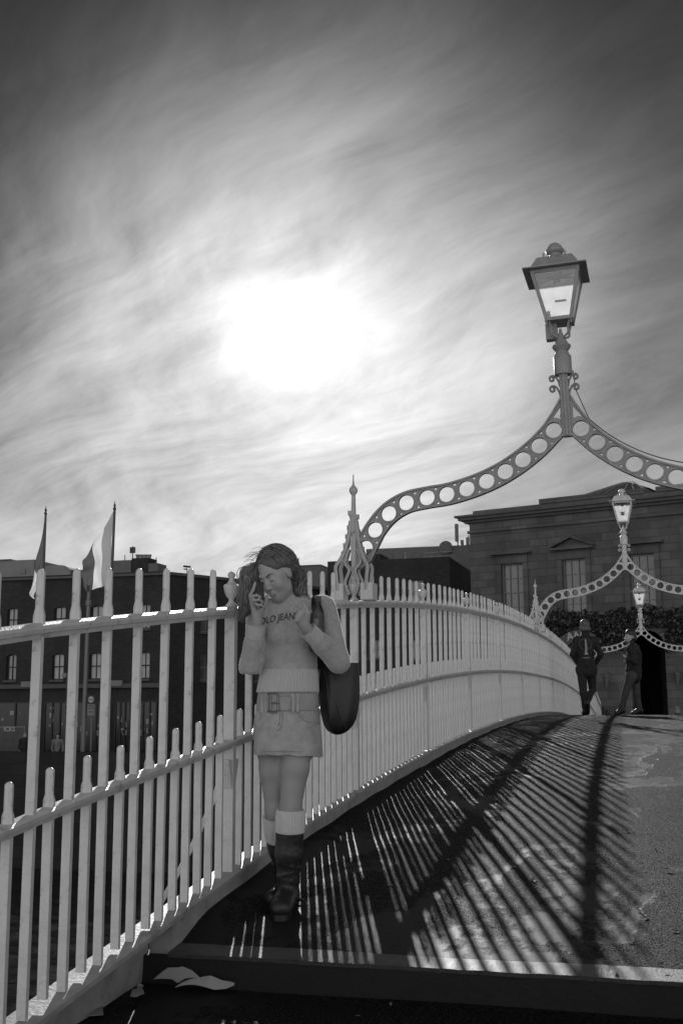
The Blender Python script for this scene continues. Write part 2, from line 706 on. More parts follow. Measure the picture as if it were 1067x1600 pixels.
# water of the river
mw = bpy.data.materials.new('river_water')
mw.use_nodes = True
q = G(mw.node_tree)
b = mw.node_tree.nodes['Principled BSDF']
b.inputs['Base Color'].default_value = (0.022, 0.022, 0.022, 1)
b.inputs['Roughness'].default_value = 0.10
b.inputs['Specular IOR Level'].default_value = 0.9
co = q.n('ShaderNodeTexCoord').outputs['Object']
w1 = q.noise(q.mapping(co, (1.0, 2.2, 1), (0, 0, 0.25)), 1.6, 5, 0.65, 0.4)
w2 = q.noise(q.mapping(co, (1.0, 1.8, 1)), 7, 3, 0.6, 0.3)
bp = q.n('ShaderNodeBump')
bp.inputs['Strength'].default_value = 1.0
bp.inputs['Distance'].default_value = 0.03
q.l(q.m('ADD', w1, q.m('MULTIPLY', w2, 0.35)), bp.inputs['Height'])
q.l(bp.outputs[0], b.inputs['Normal'])
rw = np.random.RandomState(4)
wx = np.arange(-75, 8, 0.22)
wy = np.arange(-3.9, 41.5, 0.22)
GX, GY = np.meshgrid(wx, wy)
GZ = np.zeros_like(GX)
for k in range(34):
    lam = 0.45 * 1.06 ** k * rw.uniform(0.8, 1.2)
    ang = rw.normal(1.25, 0.55)
    kx, ky = cos(ang) * 2 * pi / lam, sin(ang) * 2 * pi / lam
    GZ += 0.013 * lam * np.sin(GX * kx + GY * ky + rw.uniform(0, 6.28)) * (0.6 + 0.4 * np.sin(GX * kx * 0.13 + GY * ky * 0.21 + k))
V_ = np.stack([GX, GY, GZ - 6.2], -1).reshape(-1, 3)
ny_, nx_ = GX.shape
I_ = (np.arange(ny_ - 1)[:, None] * nx_ + np.arange(nx_ - 1)[None, :]).ravel()
Fq = np.stack([I_, I_ + 1, I_ + 1 + nx_, I_ + nx_], 1)
me = bpy.data.meshes.new('river')
V_ = V_.tolist() + [(-500, -4, -6.25), (500, -4, -6.25), (500, 41.5, -6.25), (-500, 41.5, -6.25)]
q0 = ny_ * nx_
me.from_pydata(V_, [], Fq.tolist() + [[q0, q0 + 1, q0 + 2, q0 + 3]])
me.polygons.foreach_set('use_smooth', [True] * len(me.polygons))
tag(put('river', me, mw), kind='structure')

QZ = -2.7      # street level of the far quay
def brick_mat(name, col, mortar, sc, bw_=0.22, bh=0.075, rough=0.85, var=0.3, rotx=True, msize=0.012):
    m = bpy.data.materials.new(name)
    m.use_nodes = True
    t = m.node_tree
    b = t.nodes['Principled BSDF']
    q = G(t)
    tcn = q.n('ShaderNodeTexCoord')
    co = q.mapping(tcn.outputs['Object'], (1, 1, 1), (radians(-90), 0, 0))
    br = q.n('ShaderNodeTexBrick')
    q.l(co, br.inputs['Vector'])
    br.inputs['Scale'].default_value = sc
    br.inputs['Brick Width'].default_value = bw_
    br.inputs['Row Height'].default_value = bh
    br.inputs['Mortar Size'].default_value = msize
    br.inputs['Color1'].default_value = (col * (1 - var),) * 3 + (1,)
    br.inputs['Color2'].default_value = (col * (1 + var),) * 3 + (1,)
    br.inputs['Mortar'].default_value = (mortar,) * 3 + (1,)
    st = q.noise(tcn.outputs['Object'], 0.45, 7, 0.7)
    mul = q.n('ShaderNodeMix', data_type='RGBA', blend_type='MULTIPLY')
    mul.inputs[0].default_value = 1.0
    q.l(br.outputs['Color'], mul.inputs[6])
    q.l(q.ramp(st, [(0.3, 0.55), (0.7, 1.25)]), mul.inputs[7])
    q.l(mul.outputs[2], b.inputs['Base Color'])
    b.inputs['Roughness'].default_value = rough
    bp = q.n('ShaderNodeBump')
    bp.inputs['Strength'].default_value = 0.5
    bp.inputs['Distance'].default_value = 0.02
    q.l(q.m('ADD', q.m('SUBTRACT', 1.0, br.outputs['Fac']), q.m('MULTIPLY', q.noise(tcn.outputs['Object'], 9, 5, 0.7), 0.5)), bp.inputs['Height'])
    q.l(bp.outputs[0], b.inputs['Normal'])
    return m


MT['stone'] = brick_mat('granite_ashlar', 0.10, 0.07, 1.0, 0.9, 0.36, 0.8, 0.22, msize=0.02)
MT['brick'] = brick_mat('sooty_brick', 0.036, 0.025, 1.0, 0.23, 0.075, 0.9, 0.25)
MT['quay'] = brick_mat('quay_granite', 0.022, 0.012, 1.0, 1.2, 0.45, 0.9, 0.3)
MT['trim'] = mat('stone_trim', 0.08, 0.75, 0.25, 3, 0.3, 12)
MT['pave'] = mat('quay_paving', 0.05, 0.8, 0.2, 2, 0.3, 10)
MT['slate'] = mat('roof_slate', 0.10, 0.6, 0.25, 4, 0.2, 10)
MT['conc'] = mat('pale_render', 0.20, 0.8, 0.15, 1.5)
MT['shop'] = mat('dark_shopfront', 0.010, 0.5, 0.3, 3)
MT['frame'] = mat('window_frame', 0.16, 0.5, 0.1)
MT['glass'] = mat('window_pane', 0.10, 0.12, 0.5, 1.3, 0.12, 3, spec=0.9)
MT['glass2'] = mat('pale_window_pane', 0.40, 0.3, 0.35, 2.2, 0.05, 4, stretch=(6, 6, 0.6))  # pale panes with vertical streaks of tone
MT['glow'] = None
mb = MB()
mb.box((-40, 41.75, -4.25), (520, 0.5, 4.9))
tag(mb.build('quay_wall', 'quay'), 'long dark granite quay wall across the river', 'wall')
mb = MB()
mb.add([(-900, 41.6, QZ), (900, 41.6, QZ), (900, 1500, QZ), (-900, 1500, QZ)], [(0, 1, 2, 3)])
tag(mb.build('quay_street', 'pave'), kind='structure')
mb = MB()
mb.box((0, -14, -6.7), (800, 20, 1.0))
tag(mb.build('near_quay_ground', 'pave'), kind='structure')
# stairs down at the far end of the bridge
mb = MB()
for k in range(6):
    z = -0.22 - k * 0.0
y0 = 35.9
ztop = zd(y0)
ns = max(2, int((ztop - QZ) / 0.165))
for k in range(ns):
    z = ztop - (k + 1) * (ztop - QZ) / (ns + 1)
    mb.box((0, y0 + 0.17 + 0.34 * k, (z + QZ - 0.3) / 2), (3.1, 0.34, z - QZ + 0.3))
tag(mb.build('bridge_steps', 'riser'), kind='structure')
mb = MB()
mb.box((0, 38.0, -4.0), (3.4, 8.0, 3.5))
tag(mb.build('bridge_abutment', 'quay'), kind='structure')
# ---------------------------------------------------------------- railing
def picket(h_rail, tip, bw_=0.032, bt=0.018, ext=0.10):
    mb = MB()
    mb.box((0, 0, h_rail / 2 - ext / 2), (bw_, bt, h_rail + ext))
    def oct_(wx, wy, z):
        c_ = 0.30
        return [(wx * a, wy * b_, z) for a, b_ in ((-.5, -.5 + c_), (-.5 + c_, -.5), (.5 - c_, -.5), (.5, -.5 + c_), (.5, .5 - c_), (.5 - c_, .5), (-.5 + c_, .5), (-.5, .5 - c_))]
    z = h_rail
    w0, t0, w1, t1 = 0.039, 0.028, 0.028, 0.022
    rings = [oct_(w0, t0, z - 0.002), oct_(w0, t0, z + tip * 0.16), oct_(w1, t1, z + tip * 0.30), oct_(w1, t1, z + tip * 0.90)]
    for a in (25, 50, 70):
        rings.append(oct_(w1 * cos(radians(a)), t1 * cos(radians(a)), z + tip * 0.90 + tip * 0.10 * sin(radians(a))))
    rings.append(oct_(0.004, 0.004, z + tip))
    mb.loft(rings)
    return mb.mesh('picket')


def extrude_along(prof, y0, y1, x, zf, step=0.2, mirror=1):
    mb = MB()
    n = max(2, int((y1 - y0) / step))
    rings = []
    for i in range(n + 1):
        y = y0 + (y1 - y0) * i / n
        z = zf(y)
        rings.append([(x + mirror * a, y, z + b_) for a, b_ in prof])
    if mirror < 0:
        rings = [r_[::-1] for r_ in rings]
    mb.loft(rings)
    return mb


TOPR = [(-0.036, -0.012), (-0.030, -0.012), (-0.024, -0.045), (0.020, -0.045), (0.024, -0.030), (0.036, -0.026), (0.040, -0.012), (0.036, -0.002), (0.018, 0.006), (-0.018, 0.006), (-0.036, -0.002)]
MIDR = [(-0.030, -0.040), (0.018, -0.040), (0.024, -0.026), (0.030, -0.022), (0.033, -0.008), (0.020, 0.0), (-0.020, 0.0), (-0.033, -0.010)]
PLIN = [(-0.065, -0.45), (0.036, -0.45), (0.036, -0.028), (0.050, -0.022), (0.050, -0.006), (0.042, 0.0), (-0.065, 0.0)]
PLIN2 = [(-0.10, -0.75), (-0.085, -0.75), (-0.075, -0.035), (0.036, -0.034), (0.050, -0.024), (0.050, -0.006), (0.042, 0.0), (-0.065, 0.0)]
m_tall = picket(1.205, 0.185)
m_short = picket(0.545, 0.125)
m_tall_n = picket(1.205, 0.185, ext=0.015)
m_short_n = picket(0.545, 0.125, ext=0.055)
m_bar = MB().box((0, 0, 0.56), (0.030, 0.018, 1.29)).mesh('picket')
Y0R, Y1R = -1.8, 37.2
SP = 2.3 / 9


def ypost(k):
    return Y_POST0 + (2.3 if k >= 0 else 2.272) * k


def railing(x, mir, label):
    rt = empty('bridge_railing', (0, 0, 0))
    tag(rt, label, 'railing', 'railings of the bridge')
    zf = zrail
    extrude_along(TOPR, Y0R, Y1R, x, zf, 0.2, mir).build('top_rail', 'paint', rt)
    extrude_along(MIDR, Y0R, Y1R, x, lambda y: zrail(y) + midz(y), 0.2, mir).build('mid_rail', 'paint', rt)
    extrude_along(PLIN, STEP_Y + 0.05, Y1R, x, lambda y: zr(y) + pl(y), 0.2, mir).build('plinth', 'plinth', rt)
    extrude_along(PLIN2, Y0R, STEP_Y + 0.05, x, lambda y: zr(y) + pl(y), 0.2, mir).build('plinth', 'plinth', rt)
    # posts: lower part, urn finial, stay
    pm = MB()
    pm.box((0, 0, 1.19 / 2), (0.050, 0.038, 1.19))
    for sgn in (-1, 1):
        pm.loft([[(-0.02, sgn * 0.02, 0.40), (0.02, sgn * 0.02, 0.40), (0.02, sgn * 0.024, 0.40), (-0.02, sgn * 0.024, 0.40)],
                 [(-0.02, sgn * 0.02, 0.53), (0.02, sgn * 0.02, 0.53), (0.02, sgn * 0.065, 0.53), (-0.02, sgn * 0.065, 0.53)]])
    post_me = pm.mesh('post')
    um = MB()
    um.lathe([(0.026, 0), (0.026, 0.008), (0.018, 0.016), (0.011, 0.030), (0.013, 0.038), (0.024, 0.050), (0.032, 0.072), (0.034, 0.088),
              (0.036, 0.094), (0.036, 0.102), (0.022, 0.110), (0.012, 0.126), (0.010, 0.136), (0.017, 0.146), (0.018, 0.156), (0.010, 0.166), (0.002, 0.170)], n=16, flute=0.06)
    urn_me = um.mesh('urn_finial', True)
    sm = MB()
    pth = [(0, 0, 0.50)] + [(-mir * (0.03 + 0.30 * (i / 8) ** 1.3), 0, 0.50 - 0.62 * (i / 8)) for i in range(1, 9)]
    sm.tube(pth, 0.013, 6)
    stay_me = sm.mesh('stay')
    k0 = -4
    for k in range(k0, 13):
        y = ypost(k)
        if y < Y0R + 0.1 or y > Y1R - 0.1:
            continue
        p = put('post', post_me, None, rt)
        if not post_me.materials:
            post_me.materials.append(MT['paint'])
        p.location = (x, y, zr(y) - 1.235)
        if k % 5 != 0 or True:
            uo = put('urn_finial', urn_me, None, p)
            if not urn_me.materials:
                urn_me.materials.append(MT['paint'])
            uo.location = (0, 0, 1.235 + 0.005 + zrail(y) - zr(y))
        st = put('stay', stay_me, None, p)
        if not stay_me.materials:
            stay_me.materials.append(MT['paint'])
    for me_ in (m_tall, m_short, m_bar, m_tall_n, m_short_n):
        if not me_.materials:
            me_.materials.append(MT['paint'])
    tall, short = [], []
    k = -40
    while True:
        y = ypost(k / 9)
        if y > Y1R - 0.1:
            break
        if y > Y0R + 0.1:
            if k % 9 != 0:
                tall.append(y)
            if y + SP / 2 < Y1R:
                short.append(y + SP / 2)
        k += 1
    for nm, lst, me_ in (('tall_picket', tall, m_tall), ('short_picket', short, m_short)):
        vis = [y for y in lst if y > 2.6] if mir > 0 else lst
        rest = [y for y in lst if not y > 2.6] if mir > 0 else []
        rest += vis[98:]
        for y in vis[:98]:
            near_arch = nm == 'tall_picket' and any(abs(y - a_) < 0.3 for a_ in (7.408, 18.908, 30.408))
            o = bpy.data.objects.new(nm, m_bar if near_arch else (me_ if y > 4.7 else (m_tall_n if nm == 'tall_picket' else m_short_n)))
            C.objects.link(o)
            o.parent = rt
            r1 = random.Random(y)
            o.location = (x + r1.uniform(-.0015, .0015), y + r1.uniform(-.003, .003), zrail(y) + (-1.205 if nm == 'tall_picket' else midz(y) - 0.545) + r1.uniform(-.002, .001))
            o.rotation_euler = (r1.uniform(-.004, .004), r1.uniform(-.004, .004), r1.uniform(-.03, .03))
        if rest:
            mb = MB()
            vv = [v.co.copy() for v in me_.vertices]
            ff = [tuple(p.vertices) for p in me_.polygons]
            for y in rest:
                mb.add(vv, ff, Matrix.Translation((x, y, zrail(y) + (-1.205 if nm == 'tall_picket' else midz(y) - 0.545))))
            tag(mb.build(nm, 'paint', rt), kind='stuff')
    return rt


railing(RAIL_X, 1, 'white iron picket railing running along the left side of the bridge')
railing(-RAIL_X, -1, 'white iron picket railing along the right side of the bridge')
# ---------------------------------------------------------------- lamp arches
HH = [0.0871, 0.1833, 0.2923, 0.4088, 0.5324, 0.6643, 0.7981, 0.9302, 1.0713, 1.1916, 1.2864, 1.354]
VV = [0.0379, -0.0582, -0.1439, -0.216, -0.2731, -0.3168, -0.3476, -0.3626, -0.3893, -0.4568, -0.5632, -0.685]


def catmull(P, n=6):
    P = [Vector(p) for p in P]
    Q = [P[0] * 2 - P[1]] + P + [P[-1] * 2 - P[-2]]
    out = []
    for i in range(1, len(Q) - 2):
        a, b_, c_, d_ = Q[i - 1], Q[i], Q[i + 1], Q[i + 2]
        for j in range(n):
            t = j / n
            out.append(0.5 * ((2 * b_) + (c_ - a) * t + (2 * a - 5 * b_ + 4 * c_ - d_) * t * t + (3 * b_ - a - 3 * c_ + d_) * t ** 3))
    out.append(P[-1])
    return out


def offset(path, d):
    out = []
    for i, p in enumerate(path):
        t = path[min(i + 1, len(path) - 1)] - path[max(i - 1, 0)]
        t.normalize()
        out.append(p + Vector((-t.y, t.x)) * d)
    return out


def curve_solid(name, loops, depth):
    """filled 2D outline with holes in XZ, extruded along Y"""
    cu = bpy.data.curves.new(name, 'CURVE')
    cu.dimensions = '2D'
    cu.fill_mode = 'BOTH'
    cu.extrude = depth / 2
    for lp in loops:
        sp = cu.splines.new('POLY')
        sp.points.add(len(lp) - 1)
        for pt, p in zip(sp.points, lp):
            pt.co = (p[0], p[1], 0, 1)
        sp.use_cyclic_u = True
    ob = bpy.data.objects.new(name, cu)
    C.objects.link(ob)
    bpy.context.view_layer.update()
    me = bpy.data.meshes.new_from_object(ob.evaluated_get(bpy.context.evaluated_depsgraph_get()))
    bpy.data.objects.remove(ob)
    bpy.data.curves.remove(cu)
    me.transform(Matrix.Rotation(pi / 2, 4, 'X'))
    me.name = name
    return me


def circ(c, r_, n=20):
    return [(c[0] + r_ * cos(2 * pi * i / n), c[1] + r_ * sin(2 * pi * i / n)) for i in range(n)]


def band_meshes(sgn):
    ctr = [Vector((h_, v_)) for h_, v_ in zip(HH, VV)]
    start = ctr[0] * 2 - ctr[1]
    start = Vector((0.03, 0.095))
    end = Vector((1.372, -0.80))
    P = catmull([start] + ctr + [end], 6)
    W_ = 0.073
    up = offset(P, W_)
    lo = offset(P, -W_)
    # foot: upper edge turns out to the pinnacle, lower edge curls back to it
    up = [p for p in up if p.x > 0.028 and not (p.y < -0.60)]
    lo = [p for p in lo if p.x > 0.0 and p.y > -0.62 or p.x < 1.2]
    lo = [p for p in lo if p.y > -0.74 and p.x > -0.0]
    up = [Vector((0.02, 0.285)), Vector((0.034, 0.262)), Vector((0.060, 0.215)), Vector((0.098, 0.152))] + [p for p in up if p.x > 0.145] + [Vector((1.41, -0.555)), Vector((1.45, -0.575)), Vector((1.452, -0.60)), Vector((1.435, -0.80))]
    lo = [Vector((0.0, 0.0))] + lo + [Vector((1.315, -0.775)), Vector((1.37, -0.815)), Vector((1.43, -0.825))]
    outer = up + lo[::-1]
    loops = [[(p.x, p.y) for p in outer]]
    Rc = 0.0555
    for c_ in ctr:
        loops.append(circ(c_, Rc))
    for i in range(len(ctr) - 1):
        m_ = (ctr[i] + ctr[i + 1]) / 2
        t = (ctr[i + 1] - ctr[i]).normalized()
        nrm_ = Vector((-t.y, t.x))
        for sg, s_ in ((1, 0.014), (-1, 0.014)):
            a = m_ + nrm_ * sg * 0.050
            loops.append([(a + t * s_ + nrm_ * sg * 0.006)[:], (a - t * s_ + nrm_ * sg * 0.006)[:], (a - nrm_ * sg * 0.012)[:]])
    loops.append([(0.040, 0.195), (0.094, 0.116), (0.070, 0.120), (0.040, 0.108)])
    if sgn < 0:
        loops = [[(-x, y) for x, y in lp] for lp in loops]
    web = curve_solid('arch_rib', loops, 0.026)
    # flanges along both edges and collars round the big holes
    fl = MB()
    for edge, d_ in ((up[1:-1], -0.012), (lo[1:], 0.012)):
        e2 = offset([p.copy() for p in edge], d_)
        rings = []
        for a, b_ in zip(edge, e2):
            rings.append([(sgn * a.x, -0.024, a.y), (sgn * a.x, 0.024, a.y), (sgn * b_.x, 0.024, b_.y), (sgn * b_.x, -0.024, b_.y)])
        fl.loft(rings)
    for c_ in ctr:
        n = 20
        rings = []
        for k in range(n + 1):
            a = 2 * pi * k / n
            u_ = (cos(a), sin(a))
            rings.append([(sgn * (c_.x + u_[0] * r_), y_, c_.y + u_[1] * r_) for r_, y_ in ((Rc - 0.003, -0.018), (Rc - 0.003, 0.018), (Rc + 0.006, 0.018), (Rc + 0.006, -0.018))])
        fl.loft(rings, cap=False)
    return web, fl.mesh('rib_flange')


WEB = {s_: band_meshes(s_) for s_ in (-1, 1)}


def glass_mat(fr_w, nm_):
    m = bpy.data.materials.new(nm_)
    m.use_nodes = True
    t = m.node_tree
    q = G(t)
    t.nodes.remove(t.nodes['Principled BSDF'])
    co = q.n('ShaderNodeTexCoord').outputs['Object']
    a = q.ramp(q.noise(co, 9, 5, 0.6), [(0.3, 0.75), (0.7, 0.95)])
    tr = q.n('ShaderNodeBsdfTranslucent')
    q.l(a, tr.inputs[0])
    tp = q.n('ShaderNodeBsdfTransparent')
    tp.inputs[0].default_value = (0.95, 0.95, 0.95, 1)
    ms = q.n('ShaderNodeMixShader')
    ms.inputs[0].default_value = fr_w
    q.l(tp.outputs[0], ms.inputs[1])
    q.l(tr.outputs[0], ms.inputs[2])
    gl = q.n('ShaderNodeBsdfGlossy')
    gl.inputs['Roughness'].default_value = 0.15
    ms2 = q.n('ShaderNodeMixShader')
    ms2.inputs[0].default_value = 0.06
    q.l(ms.outputs[0], ms2.inputs[1])
    q.l(gl.outputs[0], ms2.inputs[2])
    q.l(ms2.outputs[0], t.nodes['Material Output'].inputs[0])
    return m


MT['lglass'] = glass_mat(0.72, 'frosted_lantern_glass')
MT['cglass'] = glass_mat(0.06, 'clear_lantern_glass')


def spiral(cx_, cz, r0, turns, start, sgn, n=22):
    return [(cx_ + sgn * r0 * (1 - 0.75 * i / n) * cos(start + turns * 2 * pi * i / n), 0, cz + r0 * (1 - 0.75 * i / n) * sin(start + turns * 2 * pi * i / n)) for i in range(n + 1)]


def pinnacle_mesh(sgn):
    """crocketed pyramid of curved iron struts; origin on the rail at the foot, sgn = side of the bridge"""
    a = MB()
    # central stem
    st = [(0.012, 0.0), (0.014, 0.26), (0.020, 0.40), (0.014, 0.56), (0.011, 0.70)]
    rings = []
    for r_, z in st:
        rings.append([(-r_, -r_, z), (r_, -r_, z), (r_, r_, z), (-r_, r_, z)])
    a.loft(rings)
    a.lathe([(0.011, 0.69), (0.016, 0.70), (0.028, 0.718), (0.030, 0.732), (0.025, 0.745), (0.014, 0.757), (0.008, 0.768), (0.0045, 0.80), (0.004, 0.835), (0.001, 0.84)], n=14)
    # four S-shaped legs
    for sx in (-1, 1):
        for sy in (-1, 1):
            p = [(sx * 0.095, sy * 0.06, 0.05), (sx * 0.105, sy * 0.065, 0.15), (sx * 0.108, sy * 0.06, 0.21), (sx * 0.082, sy * 0.045, 0.255), (sx * 0.058, sy * 0.03, 0.31), (sx * 0.034, sy * 0.02, 0.40), (sx * 0.018, sy * 0.012, 0.52)]
            pp = [tuple(v) for v in catmull3(p, 4)]
            a.tube(pp, 0.013, 6)
            p = [(sx * 0.02, sy * 0.055, 0.02), (sx * 0.045, sy * 0.06, 0.10), (sx * 0.02, sy * 0.05, 0.18), (sx * 0.055, sy * 0.03, 0.24), (sx * 0.03, sy * 0.02, 0.33)]
            a.tube([tuple(v) for v in catmull3(p, 4)], 0.010, 6)
    # crockets stepping up both sides
    for i, (x_, z) in enumerate(((0.092, 0.30), (0.074, 0.355), (0.056, 0.415), (0.040, 0.475), (0.030, 0.575))):
        for s_ in (-1, 1):
            zz = z + (0.0 if s_ < 0 else -0.028)
            a.box((s_ * x_ * 0.78, 0, zz), (0.026, 0.030, 0.030))
            a.tube([(s_ * x_ * 0.74, 0, zz - 0.01), (s_ * x_ * 0.42, 0, zz - 0.055)], 0.011, 6)
    b_ = MB()
    b_.box((0, 0, 0.058), (0.085, 0.13, 0.116))
    return a.mesh('pinnacle', True), b_.mesh('pedestal')


def catmull3(P, n=6):
    P = [Vector(p) for p in P]
    Q = [P[0] * 2 - P[1]] + P + [P[-1] * 2 - P[-2]]
    out = []
    for i in range(1, len(Q) - 2):
        a, b_, c_, d_ = Q[i - 1], Q[i], Q[i + 1], Q[i + 2]
        for j in range(n):
            t = j / n
            out.append(0.5 * ((2 * b_) + (c_ - a) * t + (2 * a - 5 * b_ + 4 * c_ - d_) * t * t + (3 * b_ - a - 3 * c_ + d_) * t ** 3))
    out.append(P[-1])
    return out


PIN = pinnacle_mesh(1)


def lamp_arch(y, zap, label, mtl='lamp_paint_backlit', lean=0.0, near=False):
    rt = empty('lamp_arch', (0, y, zap))
    tag(rt, label, 'lamp arch', 'lantern arches over the bridge')
    rail = zr(y) - zap
    for s_ in (-1, 1):
        w_, f_ = WEB[s_]
        o = put('arch_rib', w_.copy(), mtl, rt)
        put('rib_flange', f_.copy(), mtl, o)
        pn, pd = PIN
        for e_ in (-0.10, 0.10):
            pd_o = put('pedestal', pd.copy(), 'lamp_paint_lit', rt, 0.006)
            pd_o.location = (s_ * 1.436 + e_, 0, rail)
        pn_o = put('pinnacle', pn.copy(), 'lamp_mid' if near else mtl, rt)
        pn_o.location = (s_ * 1.436, 0, rail + 0.02)
    ln = Matrix.Rotation(lean, 4, 'Y')

    def P(mb, name, m, parent=rt, smooth=False, bevel=0.0):
        o = mb.build(name, m, None, smooth, bevel)
        o.data.transform(ln)
        o.parent = parent
        return o
    # cruciform ribbed shaft
    a = MB()
    a.box((0, 0, 0.205), (0.056, 0.05, 0.43))
    a.box((0, -0.028, 0.205), (0.020, 0.014, 0.42))
    a.box((0, 0.028, 0.205), (0.020, 0.014, 0.42))
    for s_ in (-1, 1):
        for z in (0.09, 0.16):
            a.tube([(s_ * 0.028, 0, z - 0.03), (s_ * 0.042, 0, z - 0.03)], 0.008, 6)
    P(a, 'shaft', mtl, bevel=0.003)
    a = MB()
    for s_ in (-1, 1):
        for z0, r0 in ((0.385, 0.022), (0.315, 0.024)):
            cxx = s_ * 0.074
            stem = [(s_ * 0.027, 0, z0 - 0.055), (s_ * 0.034, 0, z0 - 0.02), (s_ * 0.05, 0, z0 + 0.012)]
            sp = spiral(cxx, z0, r0, 1.15, radians(120), s_)
            sp = [(cxx - s_ * 0.0 + (p[0] - cxx) * 1, 0, p[2]) for p in sp]
            # mirror the angle so that the curl opens outward
            sp = [(cxx + s_ * r0 * (1 - 0.72 * i / 22) * cos(radians(150) - 2 * pi * 1.2 * i / 22), 0, z0 + r0 * (1 - 0.72 * i / 22) * sin(radians(150) - 2 * pi * 1.2 * i / 22)) for i in range(23)]
            a.tube(stem + sp, 0.0075, 6, flat=1.6)
    P(a, 'scroll', mtl)
    a = MB()
    a.lathe([(0.056, 0.405), (0.058, 0.41), (0.058, 0.53), (0.050, 0.542), (0.044, 0.55), (0.040, 0.565), (0.056, 0.585), (0.062, 0.597), (0.058, 0.607), (0.044, 0.615), (0.040, 0.63), (0.032, 0.64), (0.022, 0.665), (0.010, 0.70), (0.008, 0.72)], n=20)
    P(a, 'neck', mtl, smooth=True)
    if near:
        a = MB()
        a.tube([(0.062, 0.0, 0.43), (0.068, 0, 0.36), (0.066, 0, 0.31), (0.075, 0, 0.29)] + [tuple((p.x, 0, p.y)) for p in offset(catmull([Vector((h_, v_)) for h_, v_ in zip(HH[:10], VV[:10])], 4), 0.079)], 0.004, 6)
        P(a, 'cable', 'lamp_dark')
    # lantern
    zb, zt = 0.775, 1.075
    hb, ht = 0.080, 0.148
    lan = P(MB().box((0, 0, zb - 0.006), (2 * hb + 0.02, 2 * hb + 0.02, 0.022)), 'lantern', mtl)
    a = MB()
    for x0, x1, y0, y1 in ((-ht - .01, ht + .01, -ht - .01, -ht + .012), (-ht - .01, ht + .01, ht - .012, ht + .01), (-ht - .01, -ht + .012, -ht + .012, ht - .012), (ht - .012, ht + .01, -ht + .012, ht - .012)):
        a.box(((x0 + x1) / 2, (y0 + y1) / 2, zt + 0.002), (x1 - x0, y1 - y0, 0.022))
    P(a, 'top_frame', mtl, lan)
    a = MB()
    for sx in (-1, 1):
        for sy in (-1, 1):
            b0 = 0.011
            rings = [[(sx * hh + dx_ * b0, sy * hh + dy_ * b0, z) for dx_, dy_ in ((-1, -1), (1, -1), (1, 1), (-1, 1))] for hh, z in ((hb, zb), (ht, zt))]
            a.loft(rings)
    for sx in (-1, 1):
        a.tube([(sx * hb, -hb, zb - 0.01), (sx * hb, -hb, zb - 0.045)], 0.006, 6)
    P(a, 'frame_bar', mtl, lan)
    for k in range(4):
        Rz = Matrix.Rotation(k * pi / 2, 4, 'Z')
        a = MB()
        a.add([(-hb + 0.01, -hb, zb + 0.004), (hb - 0.01, -hb, zb + 0.004), (ht - 0.01, -ht, zt - 0.006), (-ht + 0.01, -ht, zt - 0.006),
               (-hb + 0.01, -hb + 0.004, zb + 0.004), (hb - 0.01, -hb + 0.004, zb + 0.004), (ht - 0.01, -ht + 0.004, zt - 0.006), (-ht + 0.01, -ht + 0.004, zt - 0.006)],
              [(0, 1, 2, 3), (7, 6, 5, 4)], Rz)
        P(a, 'pane', 'cglass' if k == 0 else 'lglass', lan)
    # eave plate, bevelled hood and urn on top
    a = MB()
    e = 0.205
    o_ = MB()
    for (x0, x1, y0, y1) in ((-e, e, -e, -ht), (-e, e, ht, e), (-e, -ht, -ht, ht), (ht, e, -ht, ht)):
        o_.box(((x0 + x1) / 2, (y0 + y1) / 2, zt + 0.018), (x1 - x0, y1 - y0, 0.008))
    P(o_, 'eave', mtl, lan)
    h1, h2 = 0.158, 0.108
    sq = lambda r_, z: [(-r_, -r_, z), (r_, -r_, z), (r_, r_, z), (-r_, r_, z)]
    a.loft([sq(h1, zt + 0.02), sq(0.152, zt + 0.042), sq(h2 + 0.008, zt + 0.108), sq(h2, zt + 0.114), sq(0.05, zt + 0.128)])
    for sx, sy in ((-1, -1), (1, -1), (1, 1), (-1, 1)):
        a.box((sx * 0.07, sy * 0.09, zt + 0.132), (0.012, 0.012, 0.028))
    P(a, 'hood', mtl, lan)
    a = MB()
    k_ = zt + 0.118
    a.lathe([(0.064, k_), (0.046, k_ + 0.0195), (0.037, k_ + 0.0364), (0.040, k_ + 0.0455), (0.053, k_ + 0.0533), (0.061, k_ + 0.0650), (0.061, k_ + 0.0754), (0.052, k_ + 0.0806), (0.050, k_ + 0.0910), (0.034, k_ + 0.1118), (0.015, k_ + 0.1235), (0.002, k_ + 0.1287)], n=20)
    P(a, 'finial', mtl, lan, True)
    # burner housing under the hood: rim, reflector, bulb
    a = MB()
    a.box((0, 0, zt + 0.004), (0.268, 0.268, 0.010))
    for k in range(8):
        aa = k * pi / 4 + 0.3
        a.tube([(0.05 * cos(aa), 0.04 * sin(aa), zt - 0.003), (0.125 * cos(aa), 0.125 * sin(aa), zt - 0.003)], 0.003, 4)
    P(a, 'reflector', 'reflector', lan)
    a = MB()
    a.lathe([(0.034, zt - 0.022), (0.038, zt - 0.016), (0.036, zt - 0.004), (0.012, zt - 0.002)], n=16, mtx=Matrix.Scale(1.9, 4, Vector((1, 0, 0))))
    a.sphere((0, 0, zt - 0.026), 0.024, 12)
    P(a, 'burner', 'black', lan)
    # curved bracket arms and ballast box
    a = MB()
    for sx in (-1, 1):
        for sy in (-1, 1):
            a.tube([tuple(v) for v in catmull3([(sx * hb * 0.85, sy * hb * 0.85, zb - 0.01), (sx * 0.055, sy * 0.055, zb - 0.06), (sx * 0.050, sy * 0.045, zb - 0.10), (sx * 0.015, sy * 0.015, 0.655)], 4)], 0.008, 6)
    P(a, 'bracket', mtl, lan)
